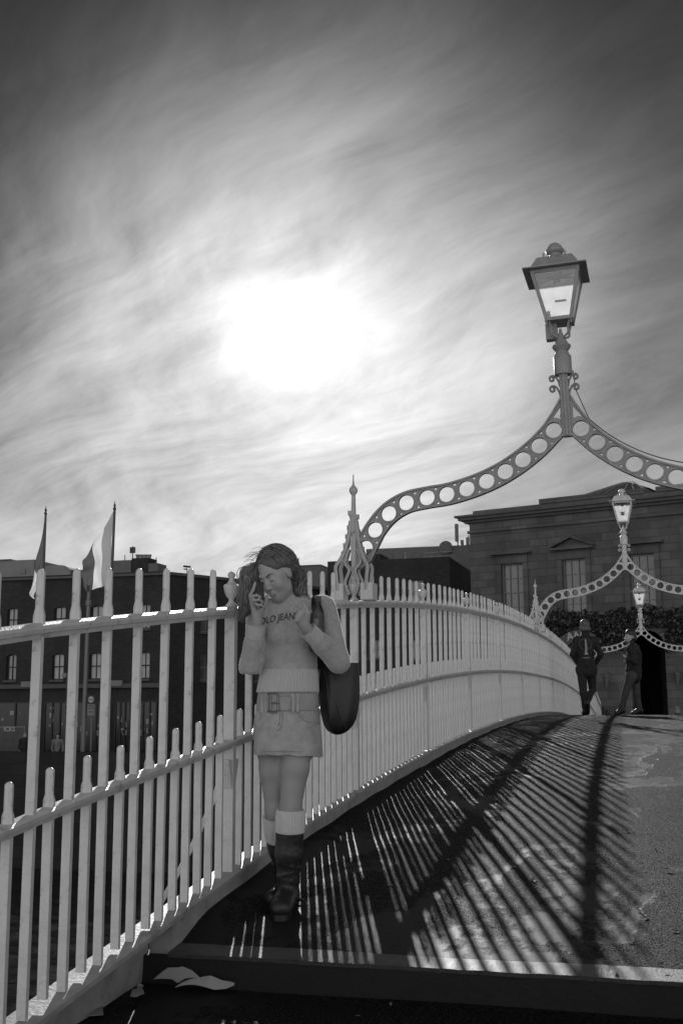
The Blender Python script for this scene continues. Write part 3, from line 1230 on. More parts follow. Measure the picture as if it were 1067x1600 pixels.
    if near:
        a = MB()
        a.box((-0.058, 0.03, zb - 0.065), (0.075, 0.07, 0.105))
        P(a, 'ballast_box', mtl, lan)
        # label and patch stuck on the far pane
        a = MB()
        sl = (ht - hb) / (zt - zb)
        a.box((0.005, hb + 0.055 * 1.0 + 0.0, 0), (0.001, 0.001, 0.001))
        a = MB()
        yb = lambda z: hb + sl * (z - zb) - 0.006
        a.add([(-0.03, yb(0.945), 0.945), (0.045, yb(0.945), 0.945), (0.045, yb(0.962), 0.962), (-0.03, yb(0.962), 0.962)], [(0, 1, 2, 3)])
        a.add([(-0.082, yb(0.80), 0.80), (-0.060, yb(0.80), 0.80), (-0.066, yb(0.885), 0.885), (-0.094, yb(0.885), 0.885)], [(0, 1, 2, 3)])
        a.add([(-0.078, yb(0.785) - .001, 0.785), (0.0, yb(0.785) - .001, 0.785), (-0.02, yb(0.80) - .001, 0.803), (-0.038, yb(0.785) - .001, 0.79), (-0.06, yb(0.80) - .001, 0.80)], [(0, 1, 2, 3, 4)])
        P(a, 'sticker', 'lamp_dark', lan)
    else:
        a = MB()
        a.box((0, 0, 0.93), (0.07, 0.02, 0.012))
        a.lathe([(0.018, 0.88), (0.03, 0.895), (0.03, 0.905), (0.018, 0.92)], n=12)
        P(a, 'bulb_holder', 'lamp_dark', lan)
    return rt


MT['lamp_paint_lit'] = mat('lit_lamp_paint', 0.50, 0.45, 0.15, 12, 0.2, 60, dirt=0.3, ds=9)  # same paint as the near arch; stronger light put into a paler tone
MT['lamp_mid'] = mat('mid_lamp_paint', 0.36, 0.45, 0.2, 12, 0.2, 60, dirt=0.3, ds=9)  # tone between the other two, for the near pinnacles
lamp_arch(7.408, 1.712, 'nearest grey lantern arch spanning the bridge, tallest in view against the sky', 'lamp_paint_backlit', radians(-1.7), True)
lamp_arch(18.908, 2.107, 'middle lantern arch at the crest of the bridge in front of the stone building', 'lamp_paint_lit')
lamp_arch(30.408, 1.707, 'farthest and smallest lantern arch beyond the crest of the bridge', 'lamp_paint_lit')
# ---------------------------------------------------------------- buildings across the river
class Facade:
    """local frame: s along the wall (to the right), z up, out = towards the viewer"""
    def __init__(s, origin, direction):
        s.o = Vector((origin[0], origin[1], 0))
        s.d = Vector((direction[0], direction[1], 0)).normalized()
        s.n = Vector((s.d.y, -s.d.x, 0))
        s.rz = math.atan2(s.d.y, s.d.x)

    def px(s, x, y):
        p = on_plane(x, y, s.o, s.n)
        return (p - s.o).dot(s.d), p.z

    def mtx(s):
        # local X = along, local -Y = out
        return s.rz


def wall_with_holes(w0, w1, z0, z1, holes, depth):
    """front face with rectangular openings as a grid of quads, reveals, and a box behind"""
    xs_ = sorted(set([w0, w1] + [h_[0] for h_ in holes] + [h_[1] for h_ in holes]))
    zs_ = sorted(set([z0, z1] + [h_[2] for h_ in holes] + [h_[3] for h_ in holes]))
    mb = MB()
    def inside(a, b_):
        return any(h_[0] < a < h_[1] and h_[2] < b_ < h_[3] for h_ in holes)
    for i in range(len(xs_) - 1):
        for j in range(len(zs_) - 1):
            if inside((xs_[i] + xs_[i + 1]) / 2, (zs_[j] + zs_[j + 1]) / 2):
                continue
            mb.add([(xs_[i], 0, zs_[j]), (xs_[i + 1], 0, zs_[j]), (xs_[i + 1], 0, zs_[j + 1]), (xs_[i], 0, zs_[j + 1])], [(0, 1, 2, 3)])
    r_ = 0.22
    for a, b_, c_, d_ in holes:
        mb.add([(a, 0, c_), (b_, 0, c_), (b_, 0, d_), (a, 0, d_), (a, r_, c_), (b_, r_, c_), (b_, r_, d_), (a, r_, d_)],
               [(0, 4, 5, 1), (1, 5, 6, 2), (2, 6, 7, 3), (3, 7, 4, 0)])
    mb.add([(w0, 0, z0), (w0, depth, z0), (w0, depth, z1), (w0, 0, z1)], [(0, 1, 2, 3)])
    mb.add([(w1, 0, z0), (w1, depth, z0), (w1, depth, z1), (w1, 0, z1)], [(3, 2, 1, 0)])
    mb.add([(w0, depth, z0), (w1, depth, z0), (w1, depth, z1), (w0, depth, z1)], [(3, 2, 1, 0)])
    mb.add([(w0, 0, z1), (w1, 0, z1), (w1, depth, z1), (w0, depth, z1)], [(0, 1, 2, 3)])
    return mb


def sash(parent, a, b_, c_, d_, pane, cols=2, arch=0.0, y=0.16, bars=None, fm='frame'):
    mb = MB()
    fw_ = 0.055
    zm = (c_ + d_) / 2
    mb.box(((a + b_) / 2, y, c_ + fw_ / 2), (b_ - a, 0.06, fw_))
    mb.box(((a + b_) / 2, y, d_ - fw_ / 2), (b_ - a, 0.06, fw_))
    mb.box((a + fw_ / 2, y, zm), (fw_, 0.06, d_ - c_ - 2 * fw_))
    mb.box((b_ - fw_ / 2, y, zm), (fw_, 0.06, d_ - c_ - 2 * fw_))
    mb.box(((a + b_) / 2, y - 0.005, zm), (b_ - a - 2 * fw_, 0.06, 0.06))
    for k in range(1, cols):
        x = a + (b_ - a) * k / cols
        mb.box((x, y + 0.003, zm), (0.028, 0.05, d_ - c_ - 2 * fw_))
    for zb_ in (bars or []):
        mb.box(((a + b_) / 2, y + 0.006, c_ + (d_ - c_) * zb_), (b_ - a - 2 * fw_, 0.045, 0.028))
    if arch:
        n = 8
        vs = []
        for k in range(n + 1):
            u_ = -1 + 2 * k / n
            vs.append(((a + b_) / 2 + u_ * (b_ - a) / 2, 0.005, d_ + 0.01))
            vs.append(((a + b_) / 2 + u_ * (b_ - a) / 2, 0.005, d_ - arch * u_ * u_))
        mb.add(vs, [(2 * k, 2 * k + 1, 2 * k + 3, 2 * k + 2) for k in range(n)])
    w_ = mb.build('window', fm, parent)
    p = MB().box(((a + b_) / 2, y + 0.04, zm), (b_ - a - 0.04, 0.01, d_ - c_ - 0.04)).build('pane', pane, w_)
    MB().box(((a + b_) / 2, -0.05, c_ - 0.06), (b_ - a + 0.16, 0.16, 0.11)).build('sill', 'trim', w_)
    return w_


# --- left: long dark brick building with shops
YA = 56.0
fa = Facade((on_y(256, 1000, YA).x, YA), (1, 0))
bA = empty('brick_building', fa.o + Vector((0, 0, QZ)))
tag(bA, 'long dark brick building with sash windows and shops on the far quay behind the flags', 'building')
z_top = fa.px(130, 897)[1] - QZ
L0, L1 = -42.0, 0.0
holes = []
for (x0, x1, y0, y1) in ((12, 28, 951, 976), (85, 103, 948, 971), (142, 161, 946, 969), (219, 235, 944, 967)):
    a, _ = fa.px(x0, 960)
    b_, _ = fa.px(x1, 960)
    zt_ = fa.px(85, 948)[1]
    holes.append((a, b_, fa.px(90, 985)[1] - QZ, zt_ - QZ))
for (x0, x1) in ((10, 26), (82, 100), (140, 158), (218, 234)):
    a, _ = fa.px(x0, 1040)
    b_, _ = fa.px(x1, 1040)
    holes.append((a, b_, fa.px(90, 1062)[1] - QZ, fa.px(90, 1021)[1] - QZ))
w_step = holes[1][0] - holes[0][0]
for k in range(1, 9):
    for h0 in (holes[0], holes[4]):
        holes.append((h0[0] - w_step * k, h0[1] - w_step * k, h0[2], h0[3]))
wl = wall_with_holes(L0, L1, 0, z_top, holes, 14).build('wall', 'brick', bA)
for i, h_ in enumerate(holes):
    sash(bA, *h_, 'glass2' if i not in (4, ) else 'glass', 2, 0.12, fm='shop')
MB().box(((L0 + L1) / 2, -0.10, z_top - 0.16), (L1 - L0, 0.2, 0.12)).build('cornice', 'trim', bA)
zc_ = fa.px(130, 1072)[1] - QZ
MB().box(((L0 + L1) / 2, -0.14, zc_), (L1 - L0, 0.28, 0.22)).build('fascia_cornice', 'trim', bA)
for x in (48, 186):
    s_, _ = fa.px(x, 1069)
    MB().box((s_, -0.30, zc_ + 0.12), (0.7, 0.12, 0.3)).build('fascia_block', 'conc', bA)
# shop fronts
shop_m = MT['shop']
MT['lit'] = mat('lit_shop_interior', 0.22, 0.6, 0.6, 2.5)
MT['shopglass'] = mat('dark_shop_glass', 0.012, 0.25, 0.8, 1.2)
rs = random.Random(5)
for k, (x0, x1) in enumerate(((-40, 60), (72, 108), (118, 170), (182, 205), (215, 246))):
    a, _ = fa.px(x0, 1120)
    b_, _ = fa.px(x1, 1120)
    zs0, zs1 = 0.35, fa.px(130, 1098)[1] - QZ
    sf = MB().box(((a + b_) / 2, -0.05, (zs0 + zs1) / 2), (b_ - a, 0.06, zs1 - zs0)).build('shop_window', 'shopglass', bA)
    mb = MB()
    n = 3
    for i in range(n + 1):
        mb.box((a + (b_ - a) * i / n, -0.10, (zs0 + zs1) / 2), (0.08, 0.07, zs1 - zs0))
    mb.box(((a + b_) / 2, -0.10, zs1 + 0.035), (b_ - a + .1, 0.09, 0.07))
    mb.build('frame', 'shop', sf)
    for i in range(6):
        s_ = rs.uniform(a + .2, b_ - .2)
        hh = rs.uniform(0.08, 0.3)
        MB().box((s_, -0.095, rs.uniform(zs0 + 0.9, zs1 - 0.25)), (rs.uniform(0.05, 0.25), 0.02, hh)).build('shop_light_card', 'lit', sf)  # the shop's inside lights put into the pale colour of cards

MT['side_brick'] = MT['brick']
# the wing receding into the side street
fs_ = Facade((fa.o.x + 0.02, YA), (0.462, 0.887))
bS = empty('side_street_building', fs_.o + Vector((0, 0, QZ)), fs_.rz)
tag(bS, 'dark brick wing with a weather vane receding into the side street', 'building')
zS = fs_.px(262, 893)[1] - QZ
holes = []
for s0 in (2.5, 6.5, 10.5, 14.5, 18.5, 24, 30):
    for z0 in (2.9 + 1.1, 6.0 + 0.6):
        if z0 + 1.4 < zS - 0.4:
            holes.append((s0, s0 + 0.9, z0, z0 + 1.4))
wall_with_holes(0.02, 60, 0, zS, holes, -0.01 + 12).build('wall', 'brick', bS)
for h_ in holes:
    sash(bS, *h_, 'glass', 2)
MB().box((30, -0.08, zS - 0.12), (60, 0.16, 0.12)).build('cornice', 'trim', bS)
s_, z_ = fs_.px(298, 893)
a = MB()
a.tube([(s_, 0.3, zS - 0.1), (s_, 0.3, zS + 0.45)], 0.02, 5)
a.box((s_, 0.3, zS + 0.42), (0.5, 0.03, 0.10)).box((s_ - 0.1, 0.3, zS + 0.27), (0.25, 0.03, 0.06))
a.build('weather_vane', 'black', bS)

# chimney stack block and aerials on the roof
def blockpx(name, f_, x0, x1, ytop, ybot, depth, m, parent, yoff=0.0, zmin=None):
    a0, zt0 = f_.px(x0, ytop)
    a1, _ = f_.px(x1, ytop)
    zb0 = f_.px(x0, ybot)[1]
    return MB().box(((a0 + a1) / 2, yoff + depth / 2, (zt0 + zb0) / 2 - QZ), (abs(a1 - a0), depth, zt0 - zb0)).build(name, m, parent)


fb = Facade((fa.o.x, YA + 5), (1, 0))
bCh = empty('rooftop_stack', Vector((fb.o.x, fb.o.y, QZ)))
tag(bCh, 'dark chimney stack with round pots on the roof right of the tall flag', 'chimney stack')
blockpx('stack_base', fb, 178, 205, 876, 905, 1.5, 'slate', bCh)
blockpx('stack_shaft', fb, 205, 231, 872, 905, 1.2, 'brick', bCh, 0.1)
blockpx('stack_shoulder', fb, 231.3, 246, 880, 905, 1.2, 'slate', bCh, 0.1)
for x in (210, 216, 222, 228):
    s_, z_ = fb.px(x, 865)
    MB().lathe([(0.10, 0), (0.11, 0.2), (0.14, 0.24), (0.14, 0.3), (0.09, 0.3)], (s_, 0.5, fb.px(x, 873)[1] - QZ), 10).build('chimney_pot', 'conc', bCh)
a = MB()
s_, z_ = fb.px(204.5, 852)
a.tube([(s_, 0.3, fb.px(204, 885)[1] - QZ), (s_, 0.3, z_ - QZ)], 0.03, 5)
for dx_ in (-0.1, 0.1):
    a.box((s_ + dx_, 0.28, z_ - QZ - 0.25), (0.12, 0.1, 0.35))
a.build('aerial', 'black', bCh)
for x, y0, y1 in ((192, 866, 878), (241, 870, 882)):
    s_, z_ = fb.px(x, y0)
    MB().tube([(s_, 0.3, fb.px(x, y1)[1] - QZ), (s_, 0.3, z_ - QZ)], 0.025, 5).build('mast', 'black', bCh)

fc = Facade((fa.o.x, YA + 22), (1, 0))
bP = empty('pale_rear_building', Vector((fc.o.x, fc.o.y, QZ)))
tag(bP, 'pale rendered building with flat parapet showing above the brick roof at far left', 'building')
blockpx('wall', fc, -60, 54, 879, 1000, 8, 'conc', bP)
blockpx('parapet', fc, -60, 18, 877, 879, 8.2, 'trim', bP, -0.1)
blockpx('window', fc, 34, 41, 889, 897, 0.1, 'frame', bP, -0.1)
bV = empty('curved_roof_building', Vector((fc.o.x, fc.o.y, QZ)))
tag(bV, 'building with a low curved roof just behind the first flagpole', 'building')
a0, z0 = fc.px(68, 887)
a1, z1 = fc.px(113, 890)
mb = MB()
rings = []
n = 10
top = [(a0 + (a1 - a0) * k / n, z0 - QZ + 0.12 * sin(pi * k / n) - (0.5 * max(0, k / n - 0.75) ** 2 * 8)) for k in range(n + 1)]
rings = [[(a0, y_, 0)] + [(p, y_, q_) for p, q_ in top] + [(a1, y_, 0)] for y_ in (-0.3, 8)]
mb.loft(rings)
mb.build('wall', 'conc', bV)
blockpx('side_wing', fc, 113.5, 140, 891, 1000, 6, 'slate', bV)
blockpx('wall_link', fc, 54.5, 67.5, 888, 1000, 7, 'trim', bV)

# --- middle: dark gable block and the roofs behind it
YM = 60.0
fm_ = Facade((on_y(540, 1000, YM).x, YM), (1, 0))
bM = empty('windowless_block', Vector((fm_.o.x, YM, QZ)))
tag(bM, 'dark plain gable block directly right of the near pinnacle', 'building')
aR, zM = fm_.px(702, 870)
holes = []
for x0, x1, y0, y1 in ((576, 590, 911, 945), (640, 661, 907, 945), (575, 600, 1000, 1028), (642, 662, 1000, 1030)):
    a, zt_ = fm_.px(x0, y0)
    b_, _ = fm_.px(x1, y0)
    holes.append((a, b_, fm_.px(x0, y1)[1] - QZ, zt_ - QZ))
wall_with_holes(-1.0, aR, 0, zM - QZ, holes, 7).build('wall', 'brick', bM)
for h_ in holes:
    sash(bM, *h_, 'glass', 2)
blockpx('stepped_parapet', fm_, 545, 592, 866, 880, 3, 'brick', bM, 0.4)
a = MB()
for x in (600, 612, 626, 668, 702):
    s_, z_ = fm_.px(x, 862)
    a.tube([(s_, 1.2, zM - QZ), (s_, 1.2, z_ - QZ)], 0.025, 5)
s0, z0 = fm_.px(655, 865)
s1, _ = fm_.px(704, 862)
for dz_ in (0, 0.22):
    a.tube([(s0, 1.2, z0 - QZ + dz_ - 0.05), (s1, 1.2, z0 - QZ + dz_)], 0.022, 5)
a.build('roof_rail', 'frame', bM)
s_, z_ = fm_.px(629, 866)
MB().lathe([(0.12, 0), (0.1, 0.15), (0.05, 0.25), (0.09, 0.35), (0.03, 0.45)], (s_, 0.8, zM - QZ), 8).build('vent', 'conc', bM)
fr_ = Facade((fm_.o.x, YM + 9), (1, 0))
bR = empty('rear_roof_block', Vector((fr_.o.x, fr_.o.y, QZ)))
tag(bR, 'long flat roof with a satellite dish between the dark block and the stone building', 'building')
blockpx('wall', fr_, 572, 770, 858, 1000, 6, 'slate', bR)
s_, z_ = fr_.px(697, 859)
a = MB()
a.lathe([(0.02, 0), (0.25, 0.03), (0.42, 0.10), (0.42, 0.12), (0.02, 0.04)], (0, 0, 0), 18, Matrix.Translation((s_, -0.1, z_ - QZ + 0.1)) @ Matrix.Rotation(radians(80), 4, 'X'))
a.build('satellite_dish', 'slate', bR)
bT = empty('rooftop_tower', Vector((fr_.o.x, fr_.o.y + 25, QZ)))
ft = Facade((fr_.o.x, fr_.o.y + 25), (1, 0))
tag(bT, 'small square tower rising behind the railing just right of the woman\'s head', 'building')
blockpx('wall', ft, 469, 501, 885, 1000, 5, 'slate', bT)
blockpx('roof_cap', ft, 468, 502, 883.5, 885, 5.2, 'trim', bT, -0.1)
s_, z_ = ft.px(468, 872)
MB().tube([(s_, -0.3, ft.px(468, 905)[1] - QZ), (s_, -0.3, z_ - QZ)], 0.05, 5).build('mast', 'conc', bT)
bL = empty('low_rear_terrace', Vector((ft.o.x, ft.o.y + 8, QZ)))
fl_ = Facade((ft.o.x, ft.o.y + 8), (1, 0))
tag(bL, 'low dark terrace roofline filling the gap behind the railing near the pinnacle', 'building')
blockpx('wall', fl_, 300, 640, 914, 1010, 6, 'brick', bL)
# mobile phone masts beside the stone building
mst = empty('phone_mast', Vector((fr_.o.x, fr_.o.y - 1.5, QZ)))
tag(mst, 'dark phone mast antennas standing on the roof at the edge of the stone building', 'antenna')
ff_ = Facade((fr_.o.x, fr_.o.y - 1.5), (1, 0))
for x0, x1, y0, y1 in ((710.5, 716, 819, 846), (719.5, 724, 844, 851), (728, 733, 840, 852)):
    a0, z0 = ff_.px(x0, y0)
    a1, z1 = ff_.px(x1, y1)
    MB().box(((a0 + a1) / 2, 0, (z0 + z1) / 2 - QZ), (a1 - a0, 0.2, z0 - z1)).build('panel', 'lamp_dark', mst)
for x, y0 in ((714, 838), (722, 848), (731, 836)):
    s_, z_ = ff_.px(x, y0)
    MB().tube([(s_, 0.15, ff_.px(x, 862)[1] - QZ), (s_, 0.15, z_ - QZ)], 0.04, 6).build('pole', 'lamp_dark', mst)

# --- right: classical stone building
pD = on_y(735, 900, 56.0)
fd = Facade((pD.x, pD.y), (0.954, -0.301))
bD = empty('stone_building', Vector((pD.x, pD.y, QZ)), fd.rz)
tag(bD, 'classical granite building with pedimented windows and an arched passage at the end of the bridge', 'building')
def zz_(x, y):
    return fd.px(x, y)[1] - QZ
W0, W1 = 0.0, 26.0
zpar = zz_(735, 798)
zcor = zz_(735, 815)
wins = []
for x0, x1, y0, y1 in ((782, 818, 883, 966), (878, 914, 874, 966), (984, 1020, 868, 966)):
    a, zt_ = fd.px(x0, y0)
    b_, _ = fd.px(x1, y0)
    wins.append([a, b_, 0, zt_])
ztw = sum(w_[3] for w_ in wins) / 3 - QZ
zbw = fd.px(900, 966)[1] - QZ
ww_ = sum(w_[1] - w_[0] for w_ in wins) / 3
for w_ in wins:
    c_ = (w_[0] + w_[1]) / 2
    w_[0], w_[1], w_[2], w_[3] = c_ - ww_ / 2, c_ + ww_ / 2, zbw, ztw
gap = wins[2][0] - wins[1][0]
wins.append([wins[2][0] + gap, wins[2][1] + gap, zbw, ztw])
# passage arch
pa0 = fd.px(985, 1050)[0]
pa1 = fd.px(1040, 1050)[0]
ptop = zz_(1012, 985)
wall_with_holes(W0, W1, 0, zcor, [tuple(w_) for w_ in wins] + [(pa0, pa1, 0.0, ptop)], 14).build('wall', 'stone', bD)
for i, w_ in enumerate(wins):
    wo_ = sash(bD, *w_, 'glass', 3, bars=(0.25, 0.75), fm='frame')
    cxw = (w_[0] + w_[1]) / 2
    hw = (w_[1] - w_[0]) / 2
    a = MB()
    for s_ in (-1, 1):
        a.box((cxw + s_ * (hw + 0.13), -0.05, (w_[2] + w_[3]) / 2), (0.24, 0.1, w_[3] - w_[2]))
    a.box((cxw, -0.05, w_[3] + 0.14), (2 * hw + 0.5, 0.1, 0.26))
    a.box((cxw, -0.035, w_[3] + 0.36), (2 * hw + 0.5, 0.07, 0.17))
    a.build('architrave', 'stone', bD)
    a = MB()
    a.box((cxw, -0.19, w_[3] + 0.50), (2 * hw + 0.95, 0.38, 0.10))
    if i == 1:
        e_ = hw + 0.52
        z0 = w_[3] + 0.553
        for s_ in (-1, 1):
            a.loft([[(cxw + s_ * e_, -0.40, z0), (cxw + s_ * e_, 0.0, z0), (cxw + s_ * e_, 0.0, z0 + 0.11), (cxw + s_ * e_, -0.40, z0 + 0.11)],
                    [(cxw, -0.40, z0 + 0.44), (cxw, 0.0, z0 + 0.44), (cxw, 0.0, z0 + 0.57), (cxw, -0.40, z0 + 0.57)]])
        a.add([(cxw - e_ + .1, -0.10, z0), (cxw + e_ - .1, -0.10, z0), (cxw, -0.10, z0 + 0.45)], [(0, 1, 2)])
    a.build('hood', 'stone', bD)
# entablature, cornice, parapet
a = MB()
a.box(((W0 + W1) / 2, 6.9, zcor - 0.55), (W1 - W0 + 0.12, 14.1, 0.12))
a.build('string_course', 'stone', bD)
a = MB()
for k, (pr_, z0, h_) in enumerate(((0.20, 0.0, 0.12), (0.42, 0.12, 0.14), (0.56, 0.26, 0.10))):
    a.box(((W0 + W1) / 2, 7 - 0.0, zcor + z0 + h_ / 2 - 0.1), (W1 - W0 + 2 * pr_, 14 + 2 * pr_, h_ - 0.002))
a.build('cornice', 'trim', bD)
st1 = fd.px(840, 783)[0]
a = MB()
a.box(((W0 + W1) / 2, 7.1, (zcor + 0.26 + zpar) / 2), (W1 - W0 - 0.2, 13.8, zpar - zcor - 0.26))
a.build('parapet', 'stone', bD)
zp2 = zz_(845, 779)
st2 = fd.px(1004, 767)[0]
a = MB()
a.box(((st1 + st2) / 2, 6.9, (zpar + zp2) / 2), (st2 - st1, 13.6, zp2 - zpar))
a.box((fd.px(1060, 765)[0], 6.9, (zpar + zp2) / 2 + 0.2 - 0.2), (2.2, 13.6, zp2 - zpar))
a.build('parapet_block', 'stone', bD)
# lantern roof
ra, rb_ = fd.px(896, 767)[0], fd.px(1003, 767)[0]
zr0 = zz_(900, 768)
zr1 = zz_(952, 747)
mx_ = (ra + rb_) / 2
a = MB()
a.add([(ra, 1.0, zr0), (rb_, 1.0, zr0), (rb_, 6, zr0), (ra, 6, zr0), (mx_ - 0.1, 3.2, zr1 + 0.35)], [(0, 1, 4), (1, 2, 4), (2, 3, 4), (3, 0, 4), (3, 2, 1, 0)])
rf_ = a.build('roof', 'slate', bD)
a = MB()
for k in range(-3, 4):
    t = k / 3.6
    a.tube([(mx_ + t * (rb_ - ra) / 2, 0.98, zr0 + 0.02), (mx_ - 0.1 + t * 0.3, 3.1, zr1 + 0.33)], 0.03, 4)
a.build('roof_rib', 'conc', rf_)
a = MB()
a.box((mx_, 3.5, (zp2 + zr0) / 2), (rb_ - ra - 0.3, 5.0, max(0.1, zr0 - zp2)))
a.build('roof_base', 'stone', bD)
# arched head of the passage and dark inside
pw = (pa1 - pa0) / 2
pc = (pa0 + pa1) / 2
n = 12
spring = ptop - pw * 0.9
vs, fs = [], []
for k in range(n + 1):
    an = pi * k / n
    vs.append((pc - cos(an) * pw, 0.02, spring + sin(an) * pw * 0.9))
    vs.append((pc - cos(an) * pw, 0.02, ptop + 0.02))
a = MB().add(vs, [(2 * k, 2 * k + 2, 2 * k + 3, 2 * k + 1) for k in range(n)])
for k in range(n + 1):
    pass
for k in range(n):
    a0_, a1_ = pi * k / n, pi * (k + 0.92) / n
    r0, r1 = 1.02, 1.30
    q4 = [(pc - cos(t_) * pw * r_, spring + sin(t_) * pw * 0.9 * r_) for t_, r_ in ((a0_, r0), (a1_, r0), (a1_, r1), (a0_, r1))]
    a.loft([[(x_, -0.07, z_) for x_, z_ in q4], [(x_, 0.015, z_) for x_, z_ in q4]])
a.build('passage_arch', 'stone', bD)
a = MB()
a.box((pc, 5.0, ptop / 2), (2 * pw + 0.4, 0.1, ptop))
a.box((pc, 2.5, 0.02), (2 * pw, 5, 0.04))
a.build('passage', 'shop', bD)
# arched signboard
sx_, sz_ = fd.px(891, 1003)
def text_mesh(txt, size, depth=0.004, bold=True):
    cu = bpy.data.curves.new('txt', 'FONT')
    cu.body = txt
    cu.size = size
    cu.extrude = depth
    cu.align_x = 'CENTER'
    cu.align_y = 'CENTER'
    if bold:
        cu.offset = size * 0.018
    ob = bpy.data.objects.new('txt', cu)
    C.objects.link(ob)
    bpy.context.view_layer.update()
    me = bpy.data.meshes.new_from_object(ob.evaluated_get(bpy.context.evaluated_depsgraph_get()))
    bpy.data.objects.remove(ob)
    bpy.data.curves.remove(cu)
    return me


sb = empty('arched_signboard', Vector((pD.x, pD.y, QZ)) + fd.d * (sx_ + 0.6) + fd.n * 0.55 + Vector((0, 0, sz_ - QZ)), fd.rz)
tag(sb, 'curved dark signboard with pale capital letters fixed on the stone wall under the ivy', 'sign')
a = MB()
vs = []
R1, R2 = 1.35, 0.85
for y_ in (0.0, 0.08):
    for k in range(15):
        t_ = radians(35 + 110 * k / 14)
        vs.append((R1 * cos(t_), y_, R1 * sin(t_) - R2))
    for k in range(14, -1, -1):
        t_ = radians(35 + 110 * k / 14)
        vs.append((R2 * cos(t_), y_, R2 * sin(t_) - R2))
a.add(vs, [tuple(range(29, -1, -1)), tuple(range(30, 60))] + [(k, (k + 1) % 30, 30 + (k + 1) % 30, 30 + k) for k in range(30)])
a.build('board', 'trim', sb)
MT['letter'] = mat('pale_lettering', 0.42, 0.6, 0.05)
for k, ch in enumerate('MERCHANTS'):
    pass
word = 'ANT'
for k, ch in enumerate(word):
    t_ = radians(103 - 21 * (k))
    me = text_mesh(ch, 0.50, 0.01)
    o = put('letter', me, 'letter', sb)
    Rm = 1.08
    o.matrix_basis = Matrix.Translation((Rm * cos(t_) - 0.15, -0.02, Rm * sin(t_) - R2)) @ Matrix.Rotation(-(t_ - pi / 2), 4, 'Y') @ Matrix.Rotation(pi / 2, 4, 'X')
# wall lanterns
for x, y in ((950, 1063), (1060, 1060)):
    s_, z_ = fd.px(x, y)
    o = empty('wall_lantern', Vector((pD.x, pD.y, 0)) + fd.d * s_ + fd.n * 0.3 + Vector((0, 0, z_)), fd.rz)
    tag(o, 'small black wall lantern left of the arched passage' if x < 1000 else 'small black wall lantern right of the arched passage', 'lantern', 'wall lanterns on the stone building')
    MB().lathe([(0.05, -0.32), (0.16, 0.12), (0.19, 0.14), (0.10, 0.26), (0.03, 0.30), (0.01, 0.36)], n=4).build('body', 'lamp_dark', o)
    MB().tube([(0, 0.0, 0.30), (0, 0.12, 0.36), (0, 0.26, 0.15)], 0.02, 5).build('bracket', 'lamp_dark', o)
# ivy
MT['ivy'] = mat('ivy_leaf', 0.022, 0.38, 0.6, 3.0, spec=0.6)
rv = random.Random(11)
a = MB()
s0, s1 = fd.px(838, 960)[0], 25.0
zt_i, zb_i = zz_(900, 958), zz_(900, 1003)
for k in range(20000):
    s_ = rv.uniform(s0, s1)
    edge_t = zt_i + 0.10 * sin(s_ * 1.7) + 0.08 * sin(s_ * 4.3 + 1) + 0.07 * sin(s_ * 11) + rv.uniform(-0.1, 0.12)
    low = zb_i - 0.45 * (0.5 + 0.5 * sin(s_ * 0.9)) + 0.15 * sin(s_ * 3.1) + 0.12 * sin(s_ * 7.7 + 1) + rv.uniform(-0.35, 0.15) ** 1
    if s_ < s0 + 1.0:
        edge_t -= (s0 + 1.0 - s_) * 0.6
    z_ = low + (edge_t - low) * rv.random() ** 0.8
    if pa0 - 0.1 < s_ < pa1 + 0.1 and z_ < ptop + 0.1:
        continue
    o_ = -rv.uniform(0.02, 0.42) * (0.45 + 0.55 * sin(pi * min(1, max(0, (z_ - low) / (edge_t - low + 1e-6)))))
    r_ = rv.uniform(0.035, 0.085)
    R3 = Matrix.Rotation(rv.uniform(-1.0, 1.0), 3, 'X') @ Matrix.Rotation(rv.uniform(-0.9, 0.9), 3, 'Z') @ Matrix.Rotation(rv.uniform(0, 6.28), 3, 'Y')
    c_ = Vector((s_, o_, z_))
    a.add([c_ + R3 @ Vector((x_ * r_, y_ * r_, z2 * r_)) for x_, y_, z2 in ((-0.8, 0, 0.1), (0, 0.12, -1), (0.8, 0, 0.1), (0.35, 0, 0.8), (-0.35, 0, 0.8))], [(0, 1, 2, 3, 4)])
iv = a.build('ivy', 'ivy')
iv.location = (pD.x, pD.y, QZ)
iv.rotation_euler = (0, 0, fd.rz)
tag(iv, 'thick dark ivy spread over the stone wall below the windows', 'ivy')
a = MB()
sh0 = fd.px(944, 1090)[0]
for k in range(1500):
    an, u_ = rv.uniform(0, 6.28), rv.random() ** 0.5
    z_ = rv.uniform(0.1, 2.6)
    r_ = 0.85 * sqrt(max(0.05, 1 - ((z_ - 1.2) / 1.5) ** 2))
    c_ = Vector((sh0 + cos(an) * u_ * r_, -1.2 + sin(an) * u_ * r_, z_))
    R3 = Matrix.Rotation(rv.uniform(0, 6.28), 3, 'X') @ Matrix.Rotation(rv.uniform(0, 6.28), 3, 'Z')
    a.add([c_ + R3 @ Vector((x_ * .07, 0, z2 * .07)) for x_, z2 in ((-0.8, 0.1), (0, -1), (0.8, 0.1), (0, 1))], [(0, 1, 2, 3)])
shr = empty('shrub', Vector((pD.x, pD.y, QZ)), fd.rz)
tag(shr, 'dark leafy shrub in front of the stone wall between the two men', 'shrub')
a.build('foliage', 'ivy', shr)
MB().tube([(sh0, -1.2, 0), (sh0, -1.2, 1.2)], [0.05, 0.02], 6).build('stem', 'shop', shr)

